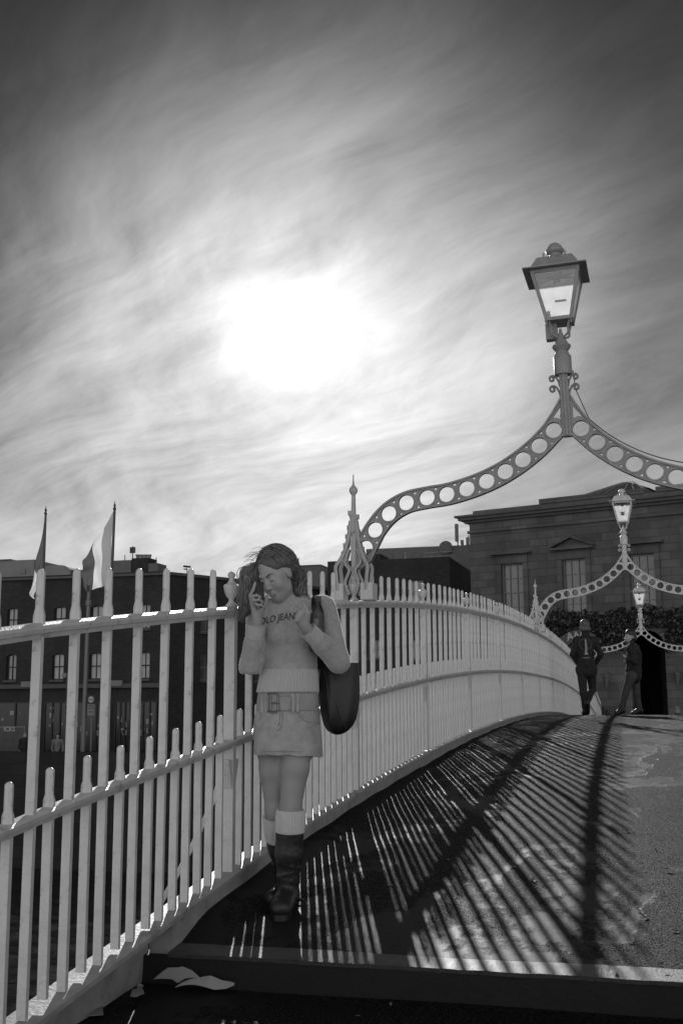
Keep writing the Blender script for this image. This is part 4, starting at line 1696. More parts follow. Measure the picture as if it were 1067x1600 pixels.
# ---------------------------------------------------------------- things on the far quay
YF = 44.5
def pole_obj(name, label, cat, xb, yb, xt, yt, r0, r1, m, group=None):
    b_ = on_y(xb, yb, YF)
    t_ = on_y(xt, yt, YF)
    o = empty(name, (b_.x, YF, QZ))
    tag(o, label, cat, group)
    H = t_.z - QZ
    dx_ = t_.x - b_.x
    MB().tube([(0, 0, 0), (dx_ * 0.5, 0, H * 0.5), (dx_, 0, H)], [r0, (r0 + r1) / 2, r1], 8).build('pole', m, o)
    return o, H, dx_


MT['pole'] = mat('pole_paint', 0.16, 0.45, 0.1)
MT['pole_dark'] = mat('dark_pole_paint', 0.05, 0.45, 0.1)
def flag_cloth(o, base, corners, m_list, name='flag'):
    """corners in picture pixels: hoist top, hoist bottom, fly top, fly bottom; the cloth hangs in folds round the plane of the pole"""
    ht_, hb_, ft_, fb_ = [on_y(x, y, YF) - base for x, y in corners]
    n, m_ = 30, 20
    for bi, mm in enumerate(m_list):
        a = MB()
        vs = []
        k0 = len(m_list)
        for i in range(n // 3 + 1):
            s_ = (bi + i / (n // 3)) / k0
            for j in range(m_ + 1):
                t_ = j / m_
                p = (ht_ * (1 - t_) + hb_ * t_) * (1 - s_) + (ft_ * (1 - t_) + fb_ * t_) * s_
                p = Vector(p)
                p.y += 0.16 * sin(s_ * 9 + t_ * 4) * s_ + 0.07 * sin(t_ * 13 + s_ * 5) * (0.3 + s_)
                p.z += 0.05 * sin(s_ * 12 + t_ * 2) * s_
                p.x += 0.04 * sin(t_ * 11 + s_ * 3) * (0.2 + s_)
                vs.append(p)
        c1 = m_ + 1
        a.add(vs, [(i * c1 + j, i * c1 + j + 1, (i + 1) * c1 + j + 1, (i + 1) * c1 + j) for i in range(n // 3) for j in range(m_)])
        a.build('flag_stripe', mm, o, True)


MT['fl_a'] = mat('flag_green_grey', 0.10, 0.8, 0.1, transl=0.45)
MT['fl_b'] = mat('flag_white', 0.75, 0.8, 0.05, transl=0.5)
MT['fl_c'] = mat('flag_mid_grey', 0.30, 0.8, 0.1, transl=0.5)
o, H, dx_ = pole_obj('flagpole', 'tall flagpole flying a spread striped flag, right of the two flags', 'flagpole', 163, 1171, 179.5, 797, 0.10, 0.055, 'pole_dark', 'flagpoles on the quay')
MB().lathe([(0.05, 0), (0.08, 0.05), (0.05, 0.12), (0.03, 0.14), (0.06, 0.2), (0.02, 0.3), (0.005, 0.42)], (dx_, 0, H), 8).build('finial', 'pole_dark', o)
flag_cloth(o, o.location, ((177.5, 799), (172, 912), (130, 874), (133, 926)), ('fl_c', 'fl_b', 'fl_a'))
o, H, dx_ = pole_obj('flagpole', 'dark flagpole with a furled flag hanging limp, leftmost of the poles', 'flagpole', 58, 1171, 72, 804, 0.10, 0.05, 'pole_dark', 'flagpoles on the quay')
MB().lathe([(0.05, 0), (0.08, 0.05), (0.05, 0.12), (0.03, 0.14), (0.06, 0.2), (0.02, 0.3), (0.005, 0.42)], (dx_, 0, H), 8).build('finial', 'pole_dark', o)
flag_cloth(o, o.location, ((71, 806), (67.5, 895), (47, 925), (53.5, 938)), ('fl_a', 'fl_a', 'fl_b'))
o, H, dx_ = pole_obj('flagpole', 'pale flagpole whose top is hidden behind the spread striped flag', 'flagpole', 130, 1171, 140, 905, 0.11, 0.07, 'pole', 'flagpoles on the quay')
MB().lathe([(0.12, 0), (0.12, 0.2), (0.07, 0.25)], (dx_ * 0.9, 0, H * 0.86), 8).build('collar', 'pole', o)
o, H, dx_ = pole_obj('camera_pole', 'grey post with a small white camera box near the window', 'post', 104, 1171, 108.5, 1057, 0.11, 0.10, 'pole_dark')
MB().box((-0.15, 0, H + 0.05), (0.18, 0.25, 0.18)).box((-0.02, 0, H + 0.02), (0.2, 0.05, 0.04)).build('camera_box', 'conc', o)
o, H, dx_ = pole_obj('taxi_sign', 'taxi rank sign with a white disc above two small plates on a thin post', 'sign', 142.5, 1171, 144.5, 1090, 0.035, 0.035, 'pole')
for (x0, x1, y0, y1, m_, nm) in ((138.5, 151, 1086, 1100, 'shop', 'sign_board'), (139, 149.5, 1099.8, 1106, 'conc', 'plate'), (139, 149.5, 1107.5, 1118, 'conc', 'plate')):
    p0, p1 = on_y(x0, y0, YF), on_y(x1, y1, YF)
    MB().box(((p0.x + p1.x) / 2 - o.location.x, -0.08, (p0.z + p1.z) / 2 - QZ), (p1.x - p0.x, 0.03, p0.z - p1.z)).build(nm, m_, o)
p0 = on_y(144.6, 1093, YF)
a = MB().lathe([(0.13, 0), (0.13, 0.012)], (0, 0, 0), 20, Matrix.Translation((p0.x - o.location.x, -0.098, p0.z - QZ)) @ Matrix.Rotation(pi / 2, 4, 'X'))
a.build('disc', 'letter', o)
def put_text(txt, size, pos, m, parent, rz=0.0, name='lettering'):
    me = text_mesh(txt, size, 0.002)
    t_ = put(name, me, m, parent)
    t_.matrix_basis = Matrix.Translation(pos) @ Matrix.Rotation(rz, 4, 'Z') @ Matrix.Rotation(pi / 2, 4, 'X')
    return t_


put_text('TAXI', 0.095, (p0.x - o.location.x, -0.116, p0.z - QZ - 0.01), 'shop', o)
for yy_, tt in ((1103, 'RANK'), (1112.5, '24 HR')):
    p1 = on_y(144.3, yy_, YF)
    put_text(tt, 0.08, (p1.x - o.location.x, -0.10, p1.z - QZ), 'shop', o)
# cafe windbreak with lettering
p0 = on_y(-8, 1138, YF + 5)
p1 = on_y(39, 1138, YF + 5)
wb = empty('cafe_windbreak', (p0.x, YF + 5, QZ))
tag(wb, 'grey cafe windbreak with white capital lettering on the quay at far left', 'windbreak')
wz = on_y(15, 1146, YF + 5).z - QZ
MB().box(((p1.x - p0.x) / 2, 0, wz / 2 + 0.2), (p1.x - p0.x, 0.05, wz + 0.1)).build('panel', 'trim', wb)
a = MB()
for s_ in (0, p1.x - p0.x):
    a.tube([(s_, 0, 0), (s_, 0, wz + 0.35)], 0.03, 6)
a.tube([(0, 0, wz + 0.3), (p1.x - p0.x, 0, wz + 0.3)], 0.03, 6)
a.build('frame', 'conc', wb)
pt = on_y(16, 1139.5, YF + 5)
put_text('ICKS', 0.30, (pt.x - p0.x, -0.04, pt.z - QZ), 'letter', wb)
# ---------------------------------------------------------------- people
YAW = math.atan2(RR.y, RR.x)
RX = Vector((cos(YAW), sin(YAW), 0))
FY = Vector((-sin(YAW), cos(YAW), 0))


class Frame:
    """upright local frame facing the viewer: x to the picture's right, y away, z up"""
    def __init__(s, o):
        s.o = Vector(o)

    def L(s, x, y, dy=0.0):
        p = on_plane(x, y, s.o + FY * dy, FY) - s.o
        return np.array([p.dot(RX), dy, p.z])


def deck_hit(x, y, off=DECK):
    d = ray(x, y)
    t = 1.0
    while t < 60:
        p = CAM + d * t
        if p.z < zr(p.y) + off:
            return p
        t += 0.003
    return p


MT['skin'] = mat('skin', 0.30, 0.5, 0.06, 18, 0.05, 120)
MT['lip'] = mat('lips', 0.13, 0.4, 0.05)
MT['hair'] = mat('long_dark_hair', 0.065, 0.42, 0.45, 40, 0.6, 90, spec=0.6, stretch=(3, 3, 0.35))
MT['strand'] = mat('hair_strands', 0.3, 0.45, 0.3, 20, transl=0.35)
MT['lock'] = mat('hair_lock', 0.17, 0.4, 0.3, 30, spec=0.7)
MT['lock_dark'] = mat('hair_lock_dark', 0.035, 0.45, 0.3, 30)
MT['knit'] = mat('grey_wool_knit', 0.36, 0.95, 0.16, 45, 0.9, 110, sheen=0.6)
MT['knit_rib'] = mat('ribbed_wool', 0.42, 0.95, 0.08, 60, 0.3, 160, sheen=0.4)
MT['print'] = mat('dark_print', 0.07, 0.9, 0.1)
MT['denim'] = mat('washed_denim', 0.38, 0.9, 0.35, 11, 0.6, 150)
MT['denim_seam'] = mat('denim_seam', 0.28, 0.9, 0.2, 60)
MT['belt'] = mat('wide_canvas_belt', 0.30, 0.85, 0.12, 20, 0.3, 150)
MT['buckle'] = mat('dull_buckle', 0.2, 0.4, 0.2, metal=0.7)
MT['boot'] = mat('dark_boot_leather', 0.022, 0.42, 0.4, 14, 0.5, 28, spec=0.5)
MT['bag'] = mat('black_bag_leather', 0.012, 0.5, 0.3, 9, 0.35, 30)
MT['sock'] = mat('pale_wool_sock', 0.58, 0.95, 0.06, 60, 0.3, 150)

toe = deck_hit(444, 1418)
WO = Vector((toe.x, toe.y, zd(toe.y)))
wf = Frame(WO)
L = wf.L
woman = empty('person', WO, YAW)
tag(woman, 'young woman in pale sweater, denim skirt and dark boots holding a phone to her ear', 'person')


def ring_loft(secs, n=64, ripple=0.0, rn_=40, solid=False, sq=2.0, rot=0.0):
    """secs: (cx, cy, cz, rx, ry); open tube, optional vertical ripples"""
    rings = []
    for s_ in secs:
        cx_, cy_, cz_, rx_, ry_ = s_[:5]
        R_ = []
        for k in range(n):
            a_ = 2 * pi * k / n
            c_, sn = cos(a_), sin(a_)
            e_ = 2.0 / sq
            ux = math.copysign(abs(c_) ** e_, c_)
            uy = math.copysign(abs(sn) ** e_, sn)
            rp = 1 + ripple * (0.5 + 0.5 * cos(a_ * rn_)) if ripple else 1
            R_.append((cx_ + rx_ * ux * rp, cy_ + ry_ * uy * rp, cz_))
        rings.append(R_)
    return MB().loft(rings, cap=solid)


def tube_between(a, b_, r0, r1, n=48, ripple=0.0, rn_=24, seg=4, bulge=0.0):
    a, b_ = Vector(a), Vector(b_)
    t = (b_ - a).normalized()
    u_ = t.orthogonal().normalized()
    v_ = t.cross(u_)
    rings = []
    for i in range(seg + 1):
        f_ = i / seg
        r_ = r0 + (r1 - r0) * f_ + bulge * sin(pi * f_)
        rings.append([a + (b_ - a) * f_ + (u_ * cos(2 * pi * k / n) + v_ * sin(2 * pi * k / n)) * r_ * (1 + ripple * (0.5 + 0.5 * cos(2 * pi * k / n * rn_))) for k in range(n)])
    # roll the far edge inwards so the cuff has a thickness
    rings.append([a + (b_ - a) * 1.0 + (Vector(p) - b_) * 0.86 for p in rings[-1]])
    rings.append([Vector(p) - (b_ - a) * 0.2 for p in rings[-1]])
    return MB().loft(rings, cap=False)


# joints, from hip to boot, in the woman's own frame (metres)
hipA = L(468, 1128, 0.00)       # her left leg: carries the weight, foot in front
kneeA = L(454, 1262, -0.035)
ankA = L(450, 1392, 0.005)
hipB = L(424, 1128, 0.03)
kneeB = L(431, 1266, 0.06)
ankB = L(446, 1368, 0.20)
shL = L(506, 950, 0.02)         # her left shoulder (picture right)
elL = L(529, 1034, -0.04)
wrL = L(478, 981, -0.165)
shR = L(409, 957, 0.00)
elR = L(392, 1042, -0.06)
wrR = L(402, 972, -0.125)
pel = L(448, 1120, 0.02)
nk0 = L(447, 950, 0.02)
nk1 = L(440, 917, -0.005)
HSC = 0.93
HC = L(431, 897, -0.035)        # head centre at eye level
S3 = np.array
# head axes
Fh = S3([-0.50, -0.72, -0.48])
Fh /= np.linalg.norm(Fh)
R0 = np.cross([0, 0, 1.0], Fh)
R0 = np.cross(Fh, [0, 0, 1.0]) * -1
R0 /= np.linalg.norm(R0)
U0 = np.cross(R0, Fh)
if U0[2] < 0:
    U0 = -U0
rho = radians(11)
Rh = R0 * cos(rho) + U0 * sin(rho)
Uh = U0 * cos(rho) - R0 * sin(rho)
if Rh[0] < 0:
    Rh = -Rh
HR = np.stack([Rh, Fh, Uh], 1)


def H(x, y, z):
    return HC + HR @ S3([x, y, z]) * HSC


sd_ = SDF((-0.32, -0.30, -0.02), (0.34, 0.34, 1.72), 0.0042)
# trunk (under the clothes)
def sec(py, x0, x1, dep, cy_, grow=0.0):
    a, b_ = L(x0, py, cy_), L(x1, py, cy_)
    return ((a[2] + b_[2]) / 2, (a[0] + b_[0]) / 2, cy_, abs(b_[0] - a[0]) / 2 + grow, dep + grow)


trunk = [sec(1180, 402, 497, 0.100, 0.025), sec(1130, 400, 500, 0.110, 0.025), sec(1085, 407, 495, 0.095, 0.02), sec(1048, 409, 495, 0.091, 0.013), sec(1035, 411, 494.5, 0.088, 0.012),
         sec(1010, 411, 496, 0.095, 0.01), sec(985, 409, 499, 0.105, 0.01), sec(960, 408, 505, 0.088, 0.015), sec(943, 417, 496, 0.060, 0.02), sec(934, 430, 478, 0.045, 0.02)]
sd_.stack(sorted([(z, x, y, rx - 0.012, ry - 0.012) for z, x, y, rx, ry in trunk]), k=0.02)
sd_.cap(nk0, nk1, 0.050, 0.046, 0.03)
# legs
for h_, k_, a_, sgn in ((hipA, kneeA, ankA, 1), (hipB, kneeB, ankB, -1)):
    sd_.cap(h_, h_ + (k_ - h_) * 0.55, 0.080, 0.063, 0.03)
    sd_.cap(h_ + (k_ - h_) * 0.55, k_, 0.063, 0.047, 0.02)
    m_ = k_ + (a_ - k_) * 0.35 + S3([0, 0.012, 0])
    sd_.cap(k_, m_, 0.047, 0.050, 0.02)
    sd_.cap(m_, a_, 0.052, 0.034, 0.02)
    sd_.cap(k_ + S3([0, -0.022, 0.01]), k_ + S3([0, -0.022, -0.02]), 0.032, 0.030, 0.02)
# arms
for s_, e_, w_ in ((shL, elL, wrL), (shR, elR, wrR)):
    sd_.cap(s_, e_, 0.044, 0.034, 0.02)
    sd_.cap(e_, w_, 0.034, 0.023, 0.01)
# head
sd_.ell(H(0, -0.030, 0.040), (0.075, 0.092, 0.083), HR, 0.02)
sd_.ell(H(0, 0.018, -0.028), (0.060, 0.068, 0.085), HR, 0.02)
sd_.cap(H(-0.030, 0.02, -0.075), H(0.0, 0.058, -0.098), 0.026, 0.019, 0.03)
sd_.cap(H(0.030, 0.02, -0.075), H(0.0, 0.058, -0.098), 0.026, 0.019, 0.03)
sd_.cap(H(-0.028, 0.072, 0.022), H(0.028, 0.072, 0.022), 0.013, 0.013, 0.015)
for sx in (-1, 1):
    sd_.ell(H(sx * 0.031, 0.093, 0.000), (0.016, 0.013, 0.011), HR, 0.012, sub=True)
    sd_.ell(H(sx * 0.031, 0.072, -0.001), (0.0135, 0.0130, 0.0115), HR, 0.004)
    sd_.ell(H(sx * 0.038, 0.056, -0.034), (0.021, 0.018, 0.024), HR, 0.03)
    sd_.ell(H(sx * 0.074, -0.008, -0.012), (0.008, 0.018, 0.030), HR, 0.004)
    sd_.cap(H(sx * 0.078, -0.020, 0.008), H(sx * 0.080, -0.014, -0.022), 0.0050, 0.004, 0.004)
    sd_.ell(H(sx * 0.010, 0.094, -0.042), (0.007, 0.009, 0.006), HR, 0.005)
sd_.cap(H(0, 0.083, 0.006), H(0, 0.103, -0.034), 0.0075, 0.0098, 0.010)
sd_.cap(H(0, 0.082, -0.066), H(0, 0.084, -0.070), 0.014, 0.014, 0.012)
sd_.cap(H(-0.014, 0.089, -0.065), H(0.014, 0.089, -0.065), 0.0055, 0.0055, 0.005)
sd_.cap(H(-0.012, 0.088, -0.0765), H(0.012, 0.088, -0.0765), 0.0065, 0.0065, 0.004)


def hand(sd, wrist, palm_end, normal, fingers, thumb, side, pw=0.030):
    """palm as two capsules across its width; each finger a chain of joints"""
    w_ = np.array(wrist)
    p = np.array(palm_end)
    sd.cap(w_, w_ + (p - w_) * 0.3, 0.022, 0.023, 0.012)
    for u_ in (-0.8, -0.25, 0.3, 0.85):
        sd.cap(w_ + (p - w_) * 0.30 + side * pw * u_ * 0.55, p + side * pw * u_, 0.0145, 0.0115, 0.010)
    for ch, r_ in fingers:
        for i in range(len(ch) - 1):
            sd.cap(ch[i], ch[i + 1], r_ - 0.0006 * i, r_ - 0.0006 * (i + 1), 0.003)
    for i in range(len(thumb) - 1):
        sd.cap(thumb[i], thumb[i + 1], 0.0115 - 0.001 * i, 0.0105 - 0.001 * i, 0.005)


# her right hand (picture left) holding the phone upright against her cheek
pe = L(400, 943, -0.150)
sdR = S3([0.55, 0.55, -0.10])
sdR /= np.linalg.norm(sdR)
fR = [([L(394, 944, -0.165), L(391, 931, -0.175), L(396, 921, -0.180), L(399, 911, -0.178)], 0.0085),
      ([L(398, 943, -0.172), L(394, 932, -0.190), L(401, 930, -0.198), L(407, 933, -0.188)], 0.0085),
      ([L(402, 946, -0.172), L(397, 938, -0.190), L(405, 937, -0.198), L(411, 941, -0.188)], 0.0082),
      ([L(405, 950, -0.168), L(402, 945, -0.184), L(408, 945, -0.188), L(412, 949, -0.180)], 0.0072)]
tR = [L(402, 960, -0.140), L(411, 950, -0.130), L(415, 940, -0.120), L(417, 932, -0.112)]
hand(sd_, wrR, pe, None, fR, tR, sdR, 0.026)
# her left hand closed round the bag strap on her chest
pl = L(469, 962, -0.205)
sdL = S3([0.62, -0.02, 0.78])
fL = []
for (kx, ky, kr) in ((474, 953, 0.0095), (468, 957, 0.0098), (464, 963, 0.0096), (463, 970, 0.0088)):
    fL.append(([L(kx, ky, -0.208), L(kx + 1, ky - 3, -0.204), L(kx + 8, ky - 1, -0.182), L(kx + 12, ky + 3, -0.164)], kr))
tL = [L(480, 970, -0.185), L(482, 958, -0.200), L(478, 949, -0.200), L(474, 941, -0.196)]
hand(sd_, wrL, pl, None, fL, tL, sdL, 0.026)
put('body', sd_.mesh('body'), 'skin', woman)

# facial features
a = MB()
for sx in (-1, 1):
    pts = [H(sx * (0.014 + 0.034 * t), 0.0935 - 0.010 * t - 0.012 * t * t, 0.018 + 0.010 * sin(t * 2.4) - 0.004 * t) for t in (0, .2, .4, .6, .8, 1)]
    a.tube(pts, [0.0022, 0.0032, 0.0034, 0.0030, 0.0022, 0.001], 6)
a.build('eyebrow', 'hair', woman, True)
a = MB()
for sx in (-1, 1):
    pts = [H(sx * 0.031 + 0.014 * t, 0.0855 - 0.006 * t * t - 0.002 * sx * t, -0.006 - 0.003 * (1 - t * t)) for t in (-1, -.6, -.2, .2, .6, 1)]
    a.tube(pts, [0.001, 0.002, 0.0022, 0.0022, 0.002, 0.001], 6)
a.build('eyelash', 'hair', woman, True)
a = SDF(H(0, 0.09, -0.07) - 0.04, H(0, 0.09, -0.07) + 0.04, 0.0015)
a.cap(H(-0.016, 0.0870, -0.0700), H(0, 0.0915, -0.0645), 0.0040, 0.0062, 0.003)
a.cap(H(0.016, 0.0870, -0.0700), H(0, 0.0915, -0.0645), 0.0040, 0.0062, 0.003)
a.cap(H(-0.012, 0.088, -0.0762), H(0.012, 0.088, -0.0762), 0.0068, 0.0068, 0.002)
put('lips', a.mesh('lips'), 'lip', woman)
MB().sphere(H(0.083, -0.006, -0.046), 0.004, 8).build('earring', 'buckle', woman, True)

from mathutils.bvhtree import BVHTree
# hair: a parted mass over the skull and two falls, with loose strands
hs = SDF((-0.34, -0.26, 1.18), (0.22, 0.26, 1.72), 0.004)
hs.ell(H(0, -0.036, 0.046), (0.083, 0.099, 0.088), HR, 0.0)
hs.cap(H(0.060, -0.055, 0.040), L(463, 903, 0.05), 0.040, 0.040, 0.03)
hs.cap(L(463, 903, 0.05), L(469, 926, 0.035), 0.042, 0.030, 0.03)
hs.cap(L(469, 926, 0.035), L(478, 938, 0.01), 0.024, 0.012, 0.02)
hs.cap(L(440, 905, 0.06), L(452, 930, 0.06), 0.05, 0.035, 0.03)
hs.cap(H(-0.055, 0.0, 0.045), L(391, 905, -0.01), 0.032, 0.030, 0.03)
hs.cap(L(391, 905, -0.01), L(390, 935, -0.03), 0.030, 0.026, 0.03)
hs.cap(L(390, 935, -0.03), L(384, 955, -0.04), 0.024, 0.018, 0.02)
hs.cap(L(384, 955, -0.04), L(374, 969, -0.05), 0.017, 0.008, 0.02)
hs.cap(L(398, 912, 0.02), L(404, 945, 0.02), 0.030, 0.022, 0.03)
# open the face
hs.ell(H(-0.004, 0.080, -0.030), (0.064, 0.060, 0.096), HR, 0.012, sub=True)
hs.ell(H(0.066, 0.020, -0.030), (0.030, 0.036, 0.050), HR, 0.010, sub=True)
hs.ell(H(-0.024, 0.088, 0.034), (0.046, 0.062, 0.052), HR, 0.012, sub=True)
hair = put('hair', hs.mesh('hair'), 'hair', woman)
rh = random.Random(21)
a = MB()
def strand(p, r_=0.0011):
    pp = catmull3(p, 4)
    a.tube(pp, [r_] * (len(pp) - 1) + [r_ * 0.3], 4)
for k in range(150):
    t = rh.random()
    # left fall, blown outwards
    s0_ = H(-0.060 - 0.02 * rh.random(), rh.uniform(-0.06, 0.03), rh.uniform(0.02, 0.09))
    bl = rh.random() ** 2
    p1 = L(389 - 14 * bl + rh.uniform(-4, 4), 893 + rh.uniform(-6, 8), rh.uniform(-0.05, 0.05))
    p2 = L(386 - 10 * bl + rh.uniform(-5, 6), 925 + rh.uniform(-8, 8), rh.uniform(-0.06, 0.04))
    p3 = L(380 - 10 * bl + rh.uniform(-8, 10), 962 + rh.uniform(-14, 12), rh.uniform(-0.06, 0.02))
    strand([s0_, p1, p2, p3])
for k in range(90):
    s0_ = H(0.05 + 0.03 * rh.random(), rh.uniform(-0.10, 0.0), rh.uniform(0.0, 0.10))
    p1 = L(464 + rh.uniform(-4, 5), 903 + rh.uniform(-6, 6), rh.uniform(0.0, 0.08))
    p2 = L(471 + rh.uniform(-6, 5), 923 + rh.uniform(-5, 5), rh.uniform(0.0, 0.07))
    p3 = L(478 + rh.uniform(-12, 9), 936 + rh.uniform(-5, 4), rh.uniform(-0.03, 0.05))
    strand([s0_, p1, p2, p3])
for k in range(14):
    strand([L(462, 898, 0.05), L(467 + rh.uniform(0, 3), 906, 0.06), L(473 + rh.uniform(-1, 2), 919, 0.06), L(481 + rh.uniform(-2, 3), 930 + rh.uniform(-1, 2), 0.04)], 0.0014)
for k in range(60):
    an = rh.uniform(-0.9, 1.0)
    q0 = H(0.085 * sin(an), rh.uniform(-0.06, 0.05), 0.046 + 0.090 * cos(an))
    q1 = q0 + S3([rh.uniform(-0.03, 0.015), rh.uniform(-0.02, 0.02), rh.uniform(-0.004, 0.010)])
    q2 = q1 + S3([-0.03 + rh.uniform(-0.01, 0.02), 0, rh.uniform(-0.035, -0.01)])
    strand([q0, q1, q2], 0.0008)
a.build('loose_strands', 'strand', hair)
hbv = BVHTree.FromPolygons([tuple(v.co) for v in hair.data.vertices], [tuple(p.vertices) for p in hair.data.polygons])
def snap(p, g_):
    loc, nrm_, _, _ = hbv.find_nearest(Vector(p))
    return loc + nrm_ * g_
for nm_, m_, cnt, rad in (('fine_locks', 'lock', 230, 0.0016), ('fine_locks', 'lock_dark', 230, 0.0018)):
    a = MB()
    for k in range(cnt):
        t = rh.uniform(-0.09, 0.055)
        sd_k = 1 if rh.random() < 0.55 else -1
        pts = [H(0.006 + 0.004 * sd_k, t, 0.137), H(sd_k * 0.05, t - 0.005, 0.115), H(sd_k * 0.080, t - 0.015, 0.060)]
        if sd_k > 0:
            u_ = rh.random()
            pts += [L(455 + 12 * u_, 893, 0.03 + 0.04 * rh.random()), L(459 + 13 * u_, 910, 0.02 + 0.05 * rh.random()), L(463 + 13 * u_, 926 + 6 * rh.random(), 0.04 * rh.random())]
        else:
            u_ = rh.random()
            pts += [L(395 - 9 * u_, 896, 0.02 * rh.random() - 0.03), L(394 - 10 * u_, 920, -0.05 + 0.05 * rh.random()), L(391 - 9 * u_, 942 + 8 * rh.random(), -0.06 + 0.04 * rh.random())]
        sm__ = catmull3(pts, 4)
        a.tube([snap(p, rh.uniform(0.0004, 0.0022)) for p in sm__], [rad * rh.uniform(0.7, 1.2)] * (len(sm__) - 1) + [rad * 0.3], 4)
    a.build(nm_, m_, hair)

# sweater
sw = SDF((-0.34, -0.30, 0.90), (0.36, 0.24, 1.52), 0.0042)
tz = sorted([(z, x, y, rx, ry) for z, x, y, rx, ry in trunk if True])
sw.stack([t for t in tz if t[0] > L(450, 1092)[2]], k=0.02)
for s_, e_, w_ in ((shL, elL, wrL), (shR, elR, wrR)):
    sw.cap(s_, e_, 0.055, 0.047, 0.035)
    sw.cap(e_, e_ + (w_ - e_) * 0.5, 0.048, 0.043, 0.015)
    sw.cap(e_ + (w_ - e_) * 0.5, w_ + (e_ - w_) * 0.16, 0.043, 0.034, 0.015)
sw.cap(L(496, 951, 0.02), L(420, 951, 0.02), 0.052, 0.048, 0.03)
sw.ell(L(438, 990, -0.055), (0.062, 0.055, 0.052), None, 0.03)
sw.ell(L(472, 990, -0.055), (0.062, 0.055, 0.052), None, 0.03)
# folds at the elbows and under the arms
for p0_, p1_ in ((L(500, 1005, -0.03), L(525, 1015, -0.075)), (L(498, 1015, -0.05), L(522, 1022, -0.085)), (L(403, 1020, -0.05), L(408, 1035, -0.09))):
    sw.cap(p0_, p1_, 0.006, 0.006, 0.012)
sw.ell(L(445, 926, -0.02), (0.085, 0.10, 0.036), None, 0.008, sub=True)
sw.cut(L(450, 1052), (0, 0, -1))
for e_, w_ in ((elL, wrL), (elR, wrR)):
    pass
sweater_me = sw.mesh('sweater')
sweater = put('sweater', sweater_me, 'knit', woman)
# backlit wool fuzz
MT['fuzz'] = mat('wool_fuzz', 0.75, 0.9, 0.05, transl=0.5)
a = MB()
pz = sweater_me.polygons
rf = random.Random(8)
for k in range(60000):
    p_ = pz[rf.randrange(len(pz))]
    c_ = Vector(p_.center)
    n_ = Vector(p_.normal)
    if n_.y < -0.25:
        continue
    d_ = (n_ + Vector((rf.uniform(-.7, .7), rf.uniform(-.7, .7), rf.uniform(-.7, .7)))).normalized() * rf.uniform(0.003, 0.007)
    o_ = d_.cross(Vector((0, 1, 0.3)))
    if o_.length < 1e-6:
        continue
    o_ = o_.normalized() * 0.0006
    a.add([c_ - o_, c_ + o_, c_ + d_], [(0, 1, 2)])
tag(a.build('wool_fuzz', 'fuzz', sweater), kind='stuff')
# ribbed hem, cuffs, neckband
def hemsec(py, x0, x1, dep, g=0.0):
    z, cx_, cy_, rx_, ry_ = sec(py, x0, x1, dep, 0.012)
    return (cx_, cy_, z, rx_ + g, ry_ + g)


h_ = ring_loft([hemsec(1046, 409, 495, 0.092), hemsec(1053, 408, 496, 0.094, .002), hemsec(1062, 406, 496, 0.097, .002), hemsec(1072, 404, 496.5, 0.100, .002), hemsec(1081, 402, 497, 0.103, .001), hemsec(1082.5, 403, 496, 0.101, -.003), hemsec(1076, 405, 494, 0.099, -.004)], 384, 0.028, 64)
h_.build('ribbed_hem', 'knit_rib', sweater, True)
for e_, w_ in ((elL, wrL), (elR, wrR)):
    d_ = (w_ - e_)
    tube_between(e_ + d_ * 0.66, e_ + d_ * 0.93, 0.0395, 0.0385, 192, 0.06, 26).build('ribbed_cuff', 'knit_rib', sweater, True)
# lettering across the chest, laid on the knit
from mathutils.bvhtree import BVHTree
bv = BVHTree.FromPolygons([tuple(v.co) for v in sweater_me.vertices], [tuple(p.vertices) for p in sweater_me.polygons])
me = text_mesh('POLO JEANS', 0.050, 0.0, True)
c0 = L(434, 968, 0)
bm = bmesh.new()
bm.from_mesh(me)
bmesh.ops.triangulate(bm, faces=bm.faces)
bmesh.ops.subdivide_edges(bm, edges=bm.edges, cuts=1)
wdt = max(v.co.x for v in bm.verts) - min(v.co.x for v in bm.verts)
for v in bm.verts:
    x_ = v.co.x * 0.192 / wdt
    z_ = v.co.y * 0.90
    x2 = c0[0] + x_ + 0.10 * z_
    z2 = c0[2] + z_ + 0.16 * x_ - 0.10 * x_ * x_ * 5
    hit = bv.ray_cast(Vector((x2, -1.0, z2)), Vector((0, 1, 0)))
    yy_ = hit[0].y if hit[0] is not None else -0.1
    v.co = (x2, yy_ - 0.0022, z2)
bm.to_mesh(me)
bm.free()
put('chest_lettering', me, 'print', sweater)

# skirt
def sk(py, x0, x1, dep, cy_=0.022):
    z, cx_, cy2, rx_, ry_ = sec(py, x0, x1, dep, cy_)
    return (cx_, cy2, z, rx_, ry_)


